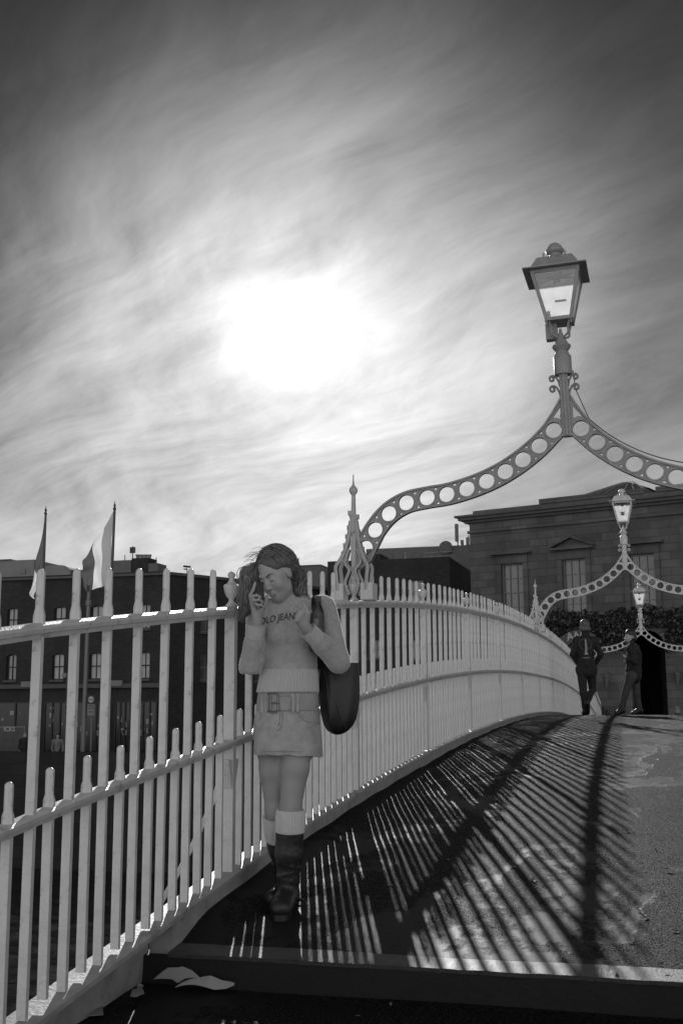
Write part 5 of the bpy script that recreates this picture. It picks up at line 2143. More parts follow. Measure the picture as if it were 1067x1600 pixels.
SK = [sk(1078, 404, 496, 0.100), sk(1095, 402, 497, 0.106), sk(1112, 400, 499, 0.112), sk(1130, 398, 501, 0.118), sk(1150, 397, 503, 0.122), sk(1170, 396, 504, 0.124), sk(1178, 396, 504.5, 0.124), sk(1178.5, 398, 503, 0.120), sk(1150, 400, 500, 0.112)]
m_ = ring_loft(SK, 96)
vv = []
zb_ = SK[6][2]
for i, (x, y, z) in enumerate(m_.v):
    u_ = (x - SK[0][0]) / 0.15
    w_ = max(0, min(1, (SK[2][2] - z) / 0.2))
    vv.append((x * 1, y + 0.004 * sin(x * 60 + z * 20) * w_, z + (-0.012 * max(0, u_) + 0.006 * abs(u_) ** 2 * 0) * w_ + 0.002 * sin(x * 70) * w_))
m_.v = vv
skirt = m_.build('denim_skirt', 'denim', woman, True)
def front_y(x, z, secs=SK, g=0.0):
    ss = sorted(secs[:7], key=lambda q_: q_[2])
    zs_ = [q_[2] for q_ in ss]
    cx_, cy_, rx_, ry_ = [np.interp(z, zs_, [q_[i] for q_ in ss]) for i in (0, 1, 3, 4)]
    u_ = max(-0.999, min(0.999, (x - cx_) / rx_))
    return cy_ - (ry_ + g) * sqrt(1 - u_ * u_)


def on_front(pts, g=0.002):
    out = []
    for px_, py_ in pts:
        p = L(px_, py_, -0.1)
        out.append(Vector((p[0], front_y(p[0], p[2], g=g), p[2])))
    return out


a = MB()
for pts in (((467, 1112), (469, 1119), (475, 1125), (484, 1129), (497, 1132)), ((405, 1113), (407, 1120), (403, 1128)),
            ((441, 1112), (441, 1128), (438, 1138), (432, 1142)), ((437, 1112), (437, 1126), (434, 1135)), ((396.5, 1174), (420, 1174.5), (445, 1173.5), (470, 1175), (502, 1177)),
            ((398, 1173), (399, 1172))):
    a.tube(catmull3(on_front(pts), 4), 0.0018, 5)
a.tube(on_front(((477, 1113), (477.5, 1113.5))), 0.003, 6)
a.build('stitching', 'denim_seam', skirt)
p = L(497, 1131, -0.1)
MB().sphere((p[0], front_y(p[0], p[2], g=0.003), p[2]), 0.004, 8).build('rivet', 'buckle', skirt)
# belt, loops, buckle
BL = [sk(1084, 403, 497, 0.107), sk(1085, 402.6, 497.4, 0.110), sk(1110, 400, 499.5, 0.1165), sk(1111, 400.6, 499, 0.113)]
belt = ring_loft(BL, 96).build('belt', 'belt', woman, True)
for px_ in (408, 458, 465, 415):
    rings = []
    for py_ in (1083, 1090, 1097, 1104, 1113):
        p = L(px_, py_, -0.1)
        y_ = front_y(p[0], p[2], g=0.006)
        rings.append([(p[0] - 0.006, y_ + .004, p[2]), (p[0] - 0.006, y_ - .004, p[2]), (p[0] + 0.006, y_ - .004, p[2]), (p[0] + 0.006, y_ + .004, p[2])])
    MB().loft(rings).build('belt_loop', 'denim', belt)
a = MB()
def frame_path(x0, x1, y0, y1, g):
    pts = [(x0 + 3, y0), (x1 - 3, y0), (x1, y0 + 3), (x1, y1 - 3), (x1 - 3, y1), (x0 + 3, y1), (x0, y1 - 3), (x0, y0 + 3), (x0 + 3, y0)]
    return on_front(pts, g)
a.tube(frame_path(418, 434, 1083, 1113, 0.012), 0.0045, 6)
a.tube(on_front([(422, 1086), (422.5, 1100), (423, 1110)], 0.016), 0.0035, 6)
a.tube(on_front([(424, 1098), (430, 1098), (437, 1099)], 0.016), 0.003, 6)
a.build('buckle', 'buckle', belt)
a = MB()
a.tube(frame_path(436, 455, 1087, 1110, 0.010), 0.002, 5)
a.build('belt_end', 'denim_seam', belt)

# socks and boots
def leg_pt(k_, a_, t):
    return k_ + (a_ - k_) * t


for tag_, (k_, a_, foot, out_) in {'A': (kneeA, ankA, L(440, 1428, -0.13), 0.0), 'B': (kneeB, ankB, None, 0)}.items():
    d_ = a_ - k_
    p0_, p1_ = k_ + d_ * 0.29, k_ + d_ * 0.02
    if tag_ == 'B':
        p0_, p1_ = k_ + d_ * 0.42, k_ + d_ * 0.07
    tube_between(p0_, p1_, 0.063, 0.060, 192, 0.05, 34, 5, 0.003).build('knee_sock', 'sock', woman, True)
    bt = SDF(np.minimum(k_, a_) - 0.30, np.maximum(k_, a_) + 0.22, 0.005)
    t0 = 0.22 if tag_ == 'A' else 0.34
    bt.cap(k_ + d_ * (t0 + 0.02), k_ + d_ * 0.55, 0.064, 0.060, 0.02)
    bt.cap(k_ + d_ * 0.55, k_ + d_ * 0.85, 0.060, 0.047, 0.02)
    bt.cap(k_ + d_ * 0.85, a_, 0.047, 0.046, 0.02)
    bt.cut(k_ + d_ * t0, -d_)
    # slouch wrinkles above the ankle
    for j, tt in enumerate((0.68, 0.78, 0.86, 0.93)):
        c_ = k_ + d_ * tt
        for q_ in range(10):
            an0, an1 = 2 * pi * q_ / 10, 2 * pi * (q_ + 1) / 10
            rr = 0.052 - 0.004 * j
            tl = 0.014 * (1 if j % 2 else -1)
            bt.cap(c_ + S3([rr * cos(an0), rr * sin(an0), tl * cos(an0)]), c_ + S3([rr * cos(an1), rr * sin(an1), tl * cos(an1)]), 0.0055, 0.0055, 0.008)
    if tag_ == 'A':
        hl = a_ + S3([0.0, 0.045, 0])
        hl[2] = 0.035
        tp = L(438, 1426, -0.165)
        zt_ = zd(WO.y - 0.15) - WO.z
        tp[2] = zt_ + 0.040
        bl_ = tp + S3([0.005, 0.085, 0.006])
        bt.cap(a_ + S3([0, 0.01, -0.02]), hl, 0.044, 0.036, 0.02)
        bt.ell(bl_, (0.052, 0.080, 0.038), None, 0.03)
        bt.cap(tp + S3([-0.014, 0.025, -0.006]), tp + S3([0.018, 0.028, -0.006]), 0.034, 0.034, 0.02)
        bt.cap(a_ + S3([0, -0.01, -0.02]), bl_, 0.046, 0.040, 0.03)
        zmin = min(zt_, -0.0) + 0.012
        bt.cut((0, 0, zmin), (0, 0, -1))
        b_o = put('boot', bt.mesh('boot'), 'boot', woman)
        so_ = []
        for k in range(28):
            an = 2 * pi * k / 28
            ysc = 0.155
            x_ = 0.053 * math.copysign(abs(cos(an)) ** 0.55, cos(an)) * (0.90 + 0.10 * sin(an + pi))
            so_.append((tp[0] + 0.002 + x_, tp[1] + 0.112 + ysc * math.copysign(abs(sin(an)) ** 0.7, sin(an)), 0))
        MB().loft([[(x, y, zd(WO.y + y) - WO.z + 0.001) for x, y, z in so_], [(x, y, zmin + 0.006) for x, y, z in so_]]).build('sole', 'black', b_o)
        st_ = MB()
        cc = a_ + S3([0, -0.005, -0.035])
        st_.tube([(cc[0] + 0.055 * cos(2 * pi * k / 20), cc[1] - 0.005 + 0.064 * sin(2 * pi * k / 20), cc[2] + 0.016 * sin(2 * pi * k / 20) * -1) for k in range(21)], 0.0065, 6)
        st_.build('ankle_strap', 'bag', b_o)
    else:
        tip = L(441, 1404, 0.30)
        hl = L(430, 1398, 0.16)
        zg = zd(WO.y + 0.25) - WO.z
        bt.cap(a_, L(440, 1392, 0.22), 0.044, 0.038, 0.02)
        bt.cap(L(438, 1394, 0.22), L(425, 1404, 0.08), 0.036, 0.038, 0.03)
        put('boot', bt.mesh('boot'), 'boot', woman)
# ---------------------------------------------------------------- what she carries
bo = WO.copy()
bag = empty('shoulder_bag', bo, YAW)
tag(bag, 'large black leather shoulder bag hanging under the woman\'s arm', 'bag')
prof = [(1036, 499, 561, 0.045), (1050, 498, 561.5, 0.055), (1070, 497, 562, 0.066), (1090, 498, 562, 0.072), (1108, 500, 560, 0.074), (1122, 503, 557, 0.072), (1133, 506, 552, 0.064), (1141, 511, 545, 0.050), (1146, 518, 537, 0.032), (1148, 524, 530, 0.012)]
rings = []
n = 72
def bag_ring(py, x0, x1, dep, g=0.0, dz=0.0, skew=True):
    cy_ = 0.085
    A_, B_ = L(x0, py, cy_), L(x1, py, cy_)
    c_ = (A_ + B_) / 2
    rx_ = (B_[0] - A_[0]) / 2 + g
    f_ = min(1, max(0, (py - 1036) / 30))
    out = []
    for k in range(n):
        an = 2 * pi * k / n
        fold = 1 + (0.10 * sin(an * 3 + 0.5 + py * 0.012) + 0.07 * sin(an * 7 + 1 + py * 0.03)) * (0.4 + 0.6 * f_)
        e_ = 0.8
        ux = math.copysign(abs(cos(an)) ** e_, cos(an))
        uy = math.copysign(abs(sin(an)) ** e_, sin(an))
        out.append((c_[0] + rx_ * ux, cy_ + (dep + g) * uy * fold, c_[2] + dz))
    return out


rings = [bag_ring(*p_) for p_ in prof]
ins = [bag_ring(1060, 501, 559, 0.045, -0.006), bag_ring(1036, 499, 561, 0.045, -0.006)]
MB().loft([ins[0], ins[1], rings[0]] + rings[1:]).build('pouch', 'bag', bag, True)
a = MB()
for xs_ in ((515, 520, 523, 527, 534, 541), (508, 510, 512, 514, 518, 522)):
    pts = []
    for x_, y_ in zip(xs_, (1042, 1062, 1082, 1102, 1122, 1138)):
        p = L(x_, y_, 0.0)
        pts.append((p[0], 0.085 - np.interp(y_, [q_[0] for q_ in prof], [q_[3] for q_ in prof]) * 1.02 - 0.001, p[2]))
    a.tube(catmull3(pts, 4), 0.003, 6)
a.build('piping', 'black', bag)
a = MB()
# strap: up from both top ends of the bag, over the shoulder
def strap(pts, w_=0.016, t_=0.003):
    pp = catmull3(pts, 5)
    rings = []
    for i, p in enumerate(pp):
        t = (pp[min(i + 1, len(pp) - 1)] - pp[max(i - 1, 0)]).normalized()
        sdv = t.cross(Vector((0, -1, 0.15))).normalized()
        nv = t.cross(sdv).normalized()
        rings.append([p + sdv * w_ + nv * t_, p - sdv * w_ + nv * t_, p - sdv * w_ - nv * t_, p + sdv * w_ - nv * t_])
    return rings
a.loft(strap([L(501, 1045, 0.05), L(500, 1010, -0.03), L(497, 985, -0.09), L(493, 960, -0.085), L(492, 944, -0.05), L(493, 934.5, 0.0), L(496, 935, 0.05), L(503, 950, 0.085), L(512, 985, 0.10), L(520, 1020, 0.10), L(528, 1040, 0.09)]))
a.build('strap', 'bag', bag)
# dark soft-drink bottle tucked under her forearm
MT['bottle'] = mat('dark_cola_bottle', 0.012, 0.12, 0.2, 5, spec=0.8)
MT['label'] = mat('dark_bottle_label', 0.03, 0.4, 0.3, 40)
bp_ = L(494, 1020, -0.085)
bt_ = L(497, 932, -0.075)
ax = (Vector(bt_) - Vector(bp_))
Hb = ax.length
bot = empty('drink_bottle', WO + RX * bp_[0] + FY * bp_[1] + Vector((0, 0, bp_[2])), YAW)
tag(bot, 'dark plastic drink bottle with a cap held upright between the woman\'s forearm and chest', 'bottle')
Rq = Vector((0, 0, 1)).rotation_difference(ax).to_matrix().to_4x4()
MB().lathe([(0.008, 0), (0.026, 0.002), (0.031, 0.012), (0.030, 0.03), (0.0315, 0.05), (0.0315, 0.10), (0.030, 0.115), (0.0315, 0.13), (0.0315, Hb - 0.085), (0.028, Hb - 0.065), (0.020, Hb - 0.045), (0.0135, Hb - 0.032), (0.0125, Hb - 0.022)], n=28, mtx=Rq).build('bottle_body', 'bottle', bot, True)
MB().lathe([(0.0165, Hb - 0.026), (0.0165, Hb - 0.022), (0.0145, Hb - 0.021), (0.0145, Hb - 0.002), (0.012, Hb)], n=24, mtx=Rq, flute=0.06).build('cap', 'black', bot)
lab = MB().lathe([(0.0321, 0.11), (0.0321, Hb - 0.090)], n=28, mtx=Rq)
lab.f = lab.f[:-2]
lb = lab.build('label', 'label', bot, True)
a = MB()
vs = []
for k in range(4):
    an = radians(-115 + 12 * k)
    for z_ in (Hb - 0.135, Hb - 0.105):
        vs.append((0.0327 * cos(an), 0.0327 * sin(an), z_))
a.add(vs, [(2 * k, 2 * k + 2, 2 * k + 3, 2 * k + 1) for k in range(3)], Rq)
a.build('label_patch', 'conc', lb)
# phone
ph = empty('mobile_phone', WO + RX * L(407, 930, -0.13)[0] + FY * -0.150 + Vector((0, 0, L(407, 930, -0.13)[2])), YAW)
tag(ph, 'dark mobile phone pressed to the woman\'s cheek in her raised hand', 'phone')
Mx = Matrix.Rotation(radians(-14), 4, 'Y') @ Matrix.Rotation(radians(58), 4, 'Z') @ Matrix.Rotation(radians(12), 4, 'X')
o = MB().box((0, 0, 0), (0.052, 0.012, 0.118), Mx).build('case', 'black', ph, bevel=0.003)
o = MB().box((0, 0.0064, 0.004), (0.046, 0.001, 0.095), Mx).build('screen', 'glass', ph)
# ---------------------------------------------------------------- other people
MT['jacket'] = mat('black_jacket', 0.012, 0.8, 0.3, 5, 0.3, 14)
MT['trouser'] = mat('dark_trousers', 0.016, 0.85, 0.3, 5, 0.3, 12)
MT['jeans'] = mat('grey_jeans', 0.05, 0.85, 0.3, 5, 0.3, 12)
MT['grey_hair'] = mat('grey_hair', 0.10, 0.5, 0.3, 30, transl=0.2)
MT['dark_hair'] = mat('short_dark_hair', 0.015, 0.5, 0.3, 30)
MT['shoe'] = mat('dark_shoe', 0.010, 0.5, 0.2)


def figure(o, J, label, group=None, top='jacket', leg='trouser', hairm='dark_hair', face=(0, 1, 0), h=0.0105, name='person', cap=False, sc=1.0):
    """J: joints in the figure's frame"""
    rt = empty(name, o, YAW)
    tag(rt, label, 'person', group)
    P = {k: S3(v) for k, v in J.items()}
    allp = np.array(list(P.values()))
    lo, hi = allp.min(0) - 0.22, allp.max(0) + 0.25
    lo[2] = min(lo[2], -0.05)
    F_ = S3(face, ) / np.linalg.norm(face)
    R_ = np.cross(F_, [0, 0, 1.0])
    HRm = np.stack([R_, F_, S3([0, 0, 1.0])], 1)
    hc = P['head']
    HH_ = lambda x, y, z: hc + HRm @ S3([x, y, z])
    def limb(s, g_, legs=True, arms=True, trunk=True):
        if trunk:
            s.cap(P['pel'], P['chest'], 0.125 * sc + g_, 0.135 * sc + g_, 0.05)
            s.cap(P['shl'], P['shr'], 0.07 * sc + g_, 0.07 * sc + g_, 0.06)
        if arms:
            for q_ in 'lr':
                s.cap(P['sh' + q_], P['el' + q_], 0.052 + g_, 0.042 + g_, 0.04)
                s.cap(P['el' + q_], P['wr' + q_], 0.042 + g_, 0.028 + g_, 0.02)
        if legs:
            for q_ in 'lr':
                s.cap(P['hip' + q_], P['kn' + q_], 0.080 + g_, 0.055 + g_, 0.03)
                s.cap(P['kn' + q_], P['an' + q_], 0.054 + g_, 0.037 + g_, 0.02)
    b_ = SDF(lo, hi, h)
    limb(b_, -0.008)
    b_.cap(P['neck'], hc - S3([0, 0, 0.05]), 0.055, 0.052, 0.03)
    b_.ell(HH_(0, -0.02, 0.035), (0.075, 0.092, 0.085), HRm, 0.02)
    b_.ell(HH_(0, 0.02, -0.03), (0.062, 0.068, 0.085), HRm, 0.02)
    b_.cap(HH_(0, 0.085, 0.0), HH_(0, 0.105, -0.03), 0.010, 0.013, 0.01)
    b_.cap(HH_(-0.02, 0.07, -0.07), HH_(0.02, 0.07, -0.07), 0.018, 0.018, 0.02)
    for sx in (-1, 1):
        b_.ell(HH_(sx * 0.076, -0.01, -0.01), (0.010, 0.02, 0.032), HRm, 0.006)
    for q_ in 'lr':
        w_ = P['wr' + q_]
        if 'ha' + q_ in P:
            e_ = P['ha' + q_]
            b_.cap(w_, e_, 0.030, 0.032, 0.02)
            dv = (e_ - w_) / (np.linalg.norm(e_ - w_) + 1e-6)
            sd2 = np.cross(dv, [0, 0, 1.0]) if abs(dv[2]) < 0.9 else S3([0, 1.0, 0])
            for u_ in (-1.5, -0.5, 0.5, 1.5):
                a0_ = e_ + sd2 * 0.014 * u_
                b_.cap(a0_, a0_ + dv * 0.05 + S3([0, 0, -0.012]), 0.0095, 0.009, 0.004)
            b_.cap(w_ + sd2 * 0.02, e_ + sd2 * 0.04, 0.012, 0.010, 0.01)
    for q_ in 'lr':
        b_.cap(P['an' + q_], P['to' + q_], 0.035, 0.030, 0.02)
    put('body', b_.mesh('body'), 'skin', rt)
    j_ = SDF(lo, hi, h)
    limb(j_, 0.012, legs=False)
    j_.cap(P['pel'] + S3([0, 0, 0.03]), P['pel'] + S3([0, 0, -0.05]), 0.150 * sc, 0.150 * sc, 0.04)
    j_.cap(P['neck'] + S3([0, 0, -0.02]), P['neck'] + S3([0, 0, 0.04]), 0.072, 0.068, 0.03)
    rr = random.Random(int(abs(P['head'][0]) * 1000) + 5)
    for k in range(9):
        c_ = P['chest'] + S3([rr.uniform(-.12, .12), rr.choice([-1, 1]) * 0.14, rr.uniform(-.35, .1)])
        j_.cap(c_, c_ + S3([rr.uniform(-.08, .08), 0, rr.uniform(-.1, .1)]), 0.012, 0.008, 0.03)
    jk = put('jacket', j_.mesh('jacket'), top, rt)
    t_ = SDF(lo, hi, h)
    limb(t_, 0.010, arms=False, trunk=False)
    t_.cap(P['hipl'], P['hipr'], 0.10, 0.10, 0.05)
    for q_ in 'lr':
        for k in range(3):
            c_ = P['an' + q_] + (P['kn' + q_] - P['an' + q_]) * (0.1 + 0.12 * k)
            t_.cap(c_ + S3([-0.04, 0, 0.01]), c_ + S3([0.04, 0, -0.01]), 0.02, 0.02, 0.02)
    put('trousers', t_.mesh('trousers'), leg, rt)
    for q_ in 'lr':
        f_ = SDF(np.minimum(P['an' + q_], P['to' + q_]) - 0.15, np.maximum(P['an' + q_], P['to' + q_]) + 0.15, 0.007)
        hl_ = P.get('he' + q_, P['an' + q_] + (P['an' + q_] - P['to' + q_]) * S3([0.25, 0.25, 0]) + S3([0, 0, -0.03]))
        f_.cap(P['an' + q_], hl_, 0.045, 0.042, 0.02)
        f_.cap(hl_, P['to' + q_], 0.042, 0.040, 0.03)
        f_.cap(P['an' + q_], P['to' + q_], 0.04, 0.035, 0.03)
        put('shoe', f_.mesh('shoe'), 'shoe', rt)
    hr_ = SDF(lo, hi, h * 0.8)
    if cap:
        hr_.ell(HH_(0, -0.02, 0.055), (0.088, 0.104, 0.085), HRm, 0.0)
        hr_.cap(HH_(-0.045, 0.09, 0.035), HH_(0.045, 0.09, 0.035), 0.02, 0.02, 0.02)
    else:
        hr_.ell(HH_(0, -0.030, 0.050), (0.086, 0.102, 0.092), HRm, 0.0)
        hr_.cap(HH_(-0.045, -0.065, -0.035), HH_(0.045, -0.065, -0.035), 0.055, 0.055, 0.03)
    hr_.ell(HH_(0, 0.085, -0.035), (0.075, 0.075, 0.09), HRm, 0.01, sub=True)
    hr_.cut(HH_(0, 0, -0.075 if not cap else 0.0), (0, 0, -1))
    put('cap' if cap else 'hair', hr_.mesh('hair'), hairm, rt)
    return rt, P, HH_, jk


def figure_at(px_, Y):
    p = on_y(px_, 1101, Y)
    o = Vector((p.x, Y, zd(Y)))
    return o, Frame(o).L


# man seen from behind, walking away, hands in pockets
o, L1 = figure_at(916, 20.6)
J = dict(head=L1(913.5, 980, 0.0), neck=L1(914, 990, 0.0), chest=L1(914, 1010, 0.0), pel=L1(916, 1043, 0.02),
         shl=L1(901, 1001, 0), shr=L1(928, 1001, 0), ell=L1(894.5, 1022, 0.03), elr=L1(938, 1022, 0.03), wrl=L1(903, 1038, 0.12), wrr=L1(929, 1038, 0.12),
         hal=L1(907, 1042, 0.15), har=L1(925, 1042, 0.15),
         hipl=L1(908, 1046, 0.02), hipr=L1(923, 1046, 0.02), knl=L1(911, 1082, -0.03), knr=L1(925, 1078, 0.14), anl=L1(914.5, 1111, -0.02), anr=L1(916.5, 1096, -0.16),
         tol=L1(912, 1115, 0.15), tor=L1(917, 1113, -0.10))
J['tol'][2] = 0.035
J['anl'][2] = 0.085
rt, P, HHf, jk = figure(o, J, 'grey haired man in black jacket with emblem walking away over the crest', None, hairm='grey_hair', face=(0.25, 1, 0))
jm = jk.data
bv1 = BVHTree.FromPolygons([tuple(v.co) for v in jm.vertices], [tuple(p.vertices) for p in jm.polygons])
def on_back(x, z, g=0.004):
    h_ = bv1.ray_cast(Vector((x, -2, z)), Vector((0, 1, 0)))
    return Vector((x, (h_[0].y if h_[0] is not None else -0.15) - g, z))
MT['emblem'] = mat('pale_emblem', 0.10, 0.9, 0.2, 30)
MT['emblem2'] = mat('bright_emblem', 0.32, 0.9, 0.3, 40)
c_ = L1(912, 1007, 0)
a = MB()
a.tube([on_back(c_[0] + 0.10 * cos(t), c_[2] + 0.10 * sin(t)) for t in np.linspace(0, 2 * pi, 33)], 0.004, 5)
a.build('emblem_ring', 'emblem', jk)
a = MB()
a.tube([on_back(c_[0] + 0.0 + 0.002 * sin(k), c_[2] + 0.09 - 0.27 * k / 14) for k in range(15)], [0.006, 0.014, 0.018, 0.012, 0.016, 0.018, 0.017, 0.018, 0.019, 0.018, 0.020, 0.019, 0.022, 0.030, 0.038], 6)
a.tube([on_back(c_[0] - 0.06 + 0.12 * k / 6, c_[2] - 0.235) for k in range(7)], 0.006, 5)
a.build('emblem_figure', 'emblem2', jk)

# man in profile with a cup
o, L2 = figure_at(983, 21.6)
J = dict(head=L2(983, 995, 0.0), neck=L2(985, 1006, 0.0), chest=L2(990, 1023, 0.0), pel=L2(989, 1052, 0.0),
         shl=L2(985, 1014, -0.15), shr=L2(992, 1013, 0.15), ell=L2(992, 1034, -0.20), elr=L2(997, 1035, 0.15), wrl=L2(980, 1029, -0.17), wrr=L2(984, 1038, 0.06),
         hal=L2(974, 1025, -0.13), har=L2(977, 1034, 0.02),
         hipl=L2(986, 1056, -0.07), hipr=L2(991, 1056, 0.07), knl=L2(976, 1084, -0.08), knr=L2(994, 1084, 0.08), anl=L2(970.5, 1108, -0.08), anr=L2(998, 1108, 0.08),
         tol=L2(963, 1114, -0.09), tor=L2(989, 1115, 0.06))
for k in ('tol', 'tor'):
    J[k][2] = 0.035
for k in ('anl', 'anr'):
    J[k][2] = max(0.09, J[k][2])
rt, P, HHf, jk = figure(o, J, 'man in dark jacket and grey jeans standing in profile holding a cup near the crest', None, leg='jeans', face=(-1, -0.45, -0.1), sc=0.93)
a = MB()
a.tube([P['neck'] + S3([-0.05, -0.09, 0.02]), P['neck'] + S3([-0.08, -0.10, -0.08]), P['chest'] + S3([-0.12, -0.08, 0.0])], 0.018, 6)
a.build('scarf', 'conc', rt)
cup = empty('paper_cup', o + RX * float(P['hal'][0] - 0.055) + FY * float(P['hal'][1]) + Vector((0, 0, float(P['hal'][2]) - 0.02)), YAW)
tag(cup, 'takeaway cup in the hand of the man standing in profile', 'cup')
MB().lathe([(0.028, -0.03), (0.040, 0.085), (0.043, 0.087), (0.043, 0.094), (0.038, 0.10)], n=14).build('cup_body', 'trim', cup, True)

# person coming up the far steps, only the capped head shows
Yp = 37.3
kst = int((Yp - 36.07) / 0.34 + 0.5)
zst = ztop - (kst + 1) * (ztop - QZ) / (ns + 1)
p = on_y(1057, 1101, Yp)
o = Vector((p.x, Yp, zst))
hz = on_y(1057, 1110, Yp).z - zst
J = dict(head=(0, 0, hz), neck=(0, 0, hz - 0.14), chest=(0, 0.0, hz - 0.34), pel=(0, 0, 0.90), shl=(-0.19, 0, hz - 0.22), shr=(0.19, 0, hz - 0.22),
         ell=(-0.25, 0.02, hz - 0.5), elr=(0.25, 0.02, hz - 0.5), wrl=(-0.24, -0.08, hz - 0.74), wrr=(0.24, -0.08, hz - 0.74), hal=(-0.24, -0.1, hz - 0.80), har=(0.24, -0.1, hz - 0.80),
         hipl=(-0.09, 0, 0.88), hipr=(0.09, 0, 0.88), knl=(-0.10, -0.05, 0.48), knr=(0.10, 0.0, 0.48), anl=(-0.10, 0, 0.09), anr=(0.10, 0.02, 0.09), tol=(-0.11, -0.14, 0.04), tor=(0.11, -0.12, 0.04))
figure(o, J, 'person in a light cap whose head just shows over the crest at far right', None, face=(0, -1, 0), hairm='conc', cap=True, h=0.014)

# two passers-by on the quay behind the railing
for px_, lab, Yq, hm, m_ in ((40, 'passer-by with pale hair standing by the shops left of the pale flagpole', 47.0, 'conc', 'trouser'), (91, 'passer-by in a light top crouching figure by the lit shop window', 48.0, 'dark_hair', 'conc')):
    p = on_y(px_, 1150, Yq)
    o = Vector((p.x, Yq, QZ))
    hz = on_y(px_, 1149 if px_ < 60 else 1150, Yq).z - QZ
    J = dict(head=(0, 0, hz), neck=(0, 0, hz - 0.14), chest=(0, 0.0, hz - 0.34), pel=(0, 0, hz * 0.56), shl=(-0.19, 0, hz - 0.22), shr=(0.19, 0, hz - 0.22),
             ell=(-0.25, 0.02, hz - 0.5), elr=(0.25, 0.02, hz - 0.5), wrl=(-0.18, -0.12, hz - 0.66), wrr=(0.24, -0.08, hz - 0.72), hal=(-0.17, -0.15, hz - 0.70), har=(0.24, -0.1, hz - 0.78),
             hipl=(-0.09, 0, hz * 0.54), hipr=(0.09, 0, hz * 0.54), knl=(-0.10, -0.05, hz * 0.29), knr=(0.10, 0.0, hz * 0.29), anl=(-0.10, 0, 0.09), anr=(0.10, 0.02, 0.09), tol=(-0.11, -0.14, 0.04), tor=(0.11, -0.12, 0.04))
    figure(o, J, lab, None, face=(0.4, -1, 0), hairm=hm, top=m_, h=0.017)

# ---------------------------------------------------------------- litter and leaves
MT['paper'] = mat('crumpled_paper', 0.33, 0.8, 0.1, 8)
MT['leaf'] = mat('dry_leaf', 0.22, 0.6, 0.3, 20)
def land_hit(x, y):
    d = ray(x, y)
    t = 1.0
    while t < 60:
        p = CAM + d * t
        if p.z < zland(p.y):
            return p
        t += 0.003
    return p


def sheet(name, label, outline, amp, seed, off=DECK - 0.115, lift=0.004, cat='paper', m='paper', n=14):
    """crumpled sheet over a picture-traced outline lying on the landing"""
    pts = []
    for x, y in outline:
        p = land_hit(x, y)
        if p.y > STEP_Y - 0.05:      # the part that leans up against the riser
            p = on_plane(x, y, (0, STEP_Y - 0.05, 0), (0, 1, -0.35 if False else 0))
        pts.append(p)
    c_ = sum(pts, Vector()) / len(pts)
    rr = random.Random(seed)
    bm = bmesh.new()
    vs = [bm.verts.new(p - c_) for p in pts]
    f_ = bm.faces.new(vs)
    bmesh.ops.triangulate(bm, faces=[f_])
    for _ in range(4):
        bmesh.ops.subdivide_edges(bm, edges=bm.edges[:], cuts=1, use_grid_fill=True)
    fx, fy = rr.uniform(12, 20), rr.uniform(12, 20)
    for v in bm.verts:
        w_ = c_ + v.co
        v.co.z = v.co.z + lift + amp * (0.55 * abs(sin(w_.x * fx + 1.3 * sin(w_.y * fy))) + 0.45 * abs(cos(w_.y * fy * 1.3 + w_.x * 9 + seed))) 
    me = bpy.data.meshes.new(name)
    bm.to_mesh(me)
    bm.free()
    o = put(name, me, m)
    o.location = c_
    sm_ = o.modifiers.new('thickness', 'SOLIDIFY')
    sm_.thickness = 0.0015
    tag(o, label, cat, 'litter below the step')
    return o


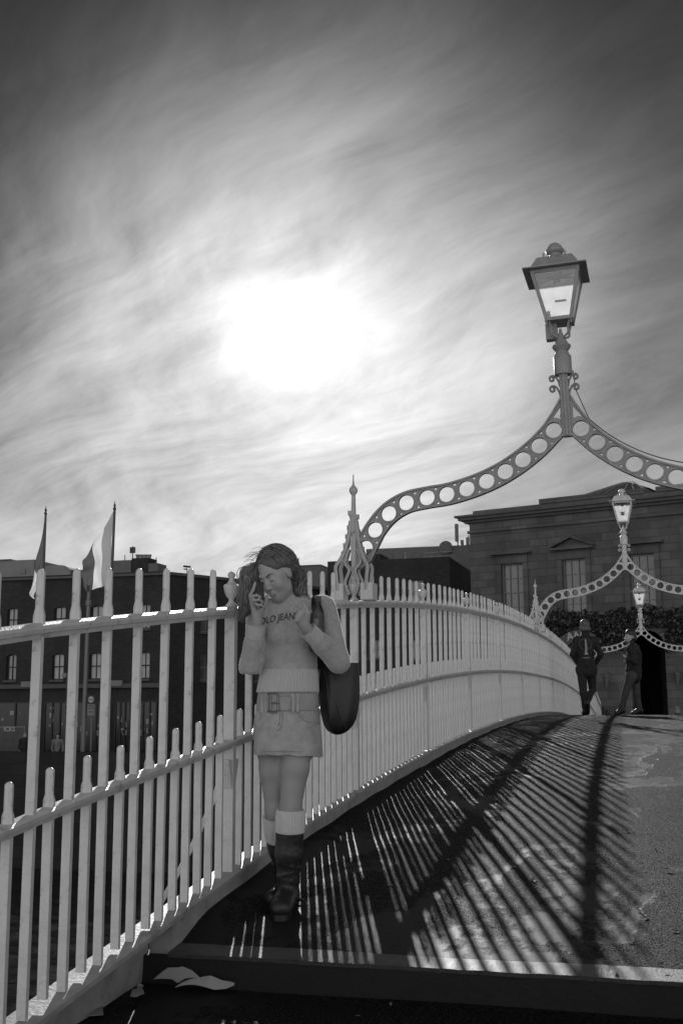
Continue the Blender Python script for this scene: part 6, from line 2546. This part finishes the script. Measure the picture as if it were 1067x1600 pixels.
sheet('paper_sheet', 'larger crumpled white paper below the step, pointed at its left end', [(240, 1538), (262, 1523), (285, 1521), (300, 1527), (313, 1537), (290, 1540), (278, 1546), (270, 1541)], 0.035, 3)
sheet('paper_sheet', 'folded grey paper lying right of the pointed white paper below the step', [(274, 1553), (292, 1545), (312, 1541), (330, 1533), (345, 1533), (367, 1546), (366, 1550), (320, 1553)], 0.03, 5)
sheet('paper_card', 'small flat pale card lying nearest the plinth at the bottom left', [(128, 1592), (133, 1576), (160, 1573), (162, 1590)], 0.006, 7)
sheet('tissue', 'crumpled tissue scrap between the card and the white paper', [(203, 1568), (207, 1557), (219, 1549), (226, 1560), (216, 1566)], 0.03, 9)
sheet('paper_scrap', 'tiny torn paper scrap just above the crumpled tissue', [(214, 1545), (218, 1541), (225, 1544), (221, 1548)], 0.01, 11)
rl = random.Random(17)
lm = MB()
lm.add([(-1, 0, 0), (-0.4, -0.45, 0.12), (0.5, -0.35, 0.1), (1, 0.05, 0.0), (0.4, 0.5, 0.14), (-0.5, 0.4, 0.1), (0, 0, -0.05)], [(0, 1, 6), (1, 2, 6), (2, 3, 6), (3, 4, 6), (4, 5, 6), (5, 0, 6)])
lme = lm.mesh('fallen_leaf')
lme.materials.append(MT['leaf'])
spots = [(861, 1275), (977, 1364), (907, 1410), (998, 1423), (1054, 1456), (834, 1379), (740, 1332), (802, 1356), (962, 1352), (1041, 1359), (1023, 1330), (978, 1300), (831, 1376), (762, 1406), (985, 1473),
         (1005, 1433), (640, 1400), (1045, 1203), (1026, 1188), (963, 1208), (846, 1206), (868, 1187), (783, 1263), (893, 1336), (523, 1429), (610, 1385), (470, 1408), (375, 1427), (392, 1431), (300, 1444), (345, 1452),
         (955, 1512), (1035, 1513), (560, 1590), (610, 1572), (835, 1574), (1010, 1562), (720, 1310), (700, 1345)]
for i, (x, y) in enumerate(spots):
    off = DECK if y < 1500 else (DECK + 0.012 if y < 1530 else DECK - 0.115)
    p = deck_hit(x, y, off) if y < 1535 else land_hit(x, y)
    o = bpy.data.objects.new('fallen_leaf', lme)
    C.objects.link(o)
    o.location = p + Vector((0, 0, 0.006))
    s_ = rl.uniform(0.010, 0.021)
    o.scale = (s_, s_ * rl.uniform(0.6, 1), s_ * 1.6)
    o.rotation_euler = (rl.uniform(-.2, .2), rl.uniform(-.2, .2), rl.uniform(0, 6.28))
    tag(o, 'small pale dry leaf lying flat on the dark bridge walkway', 'leaf', 'dry leaves scattered on the bridge walkway')
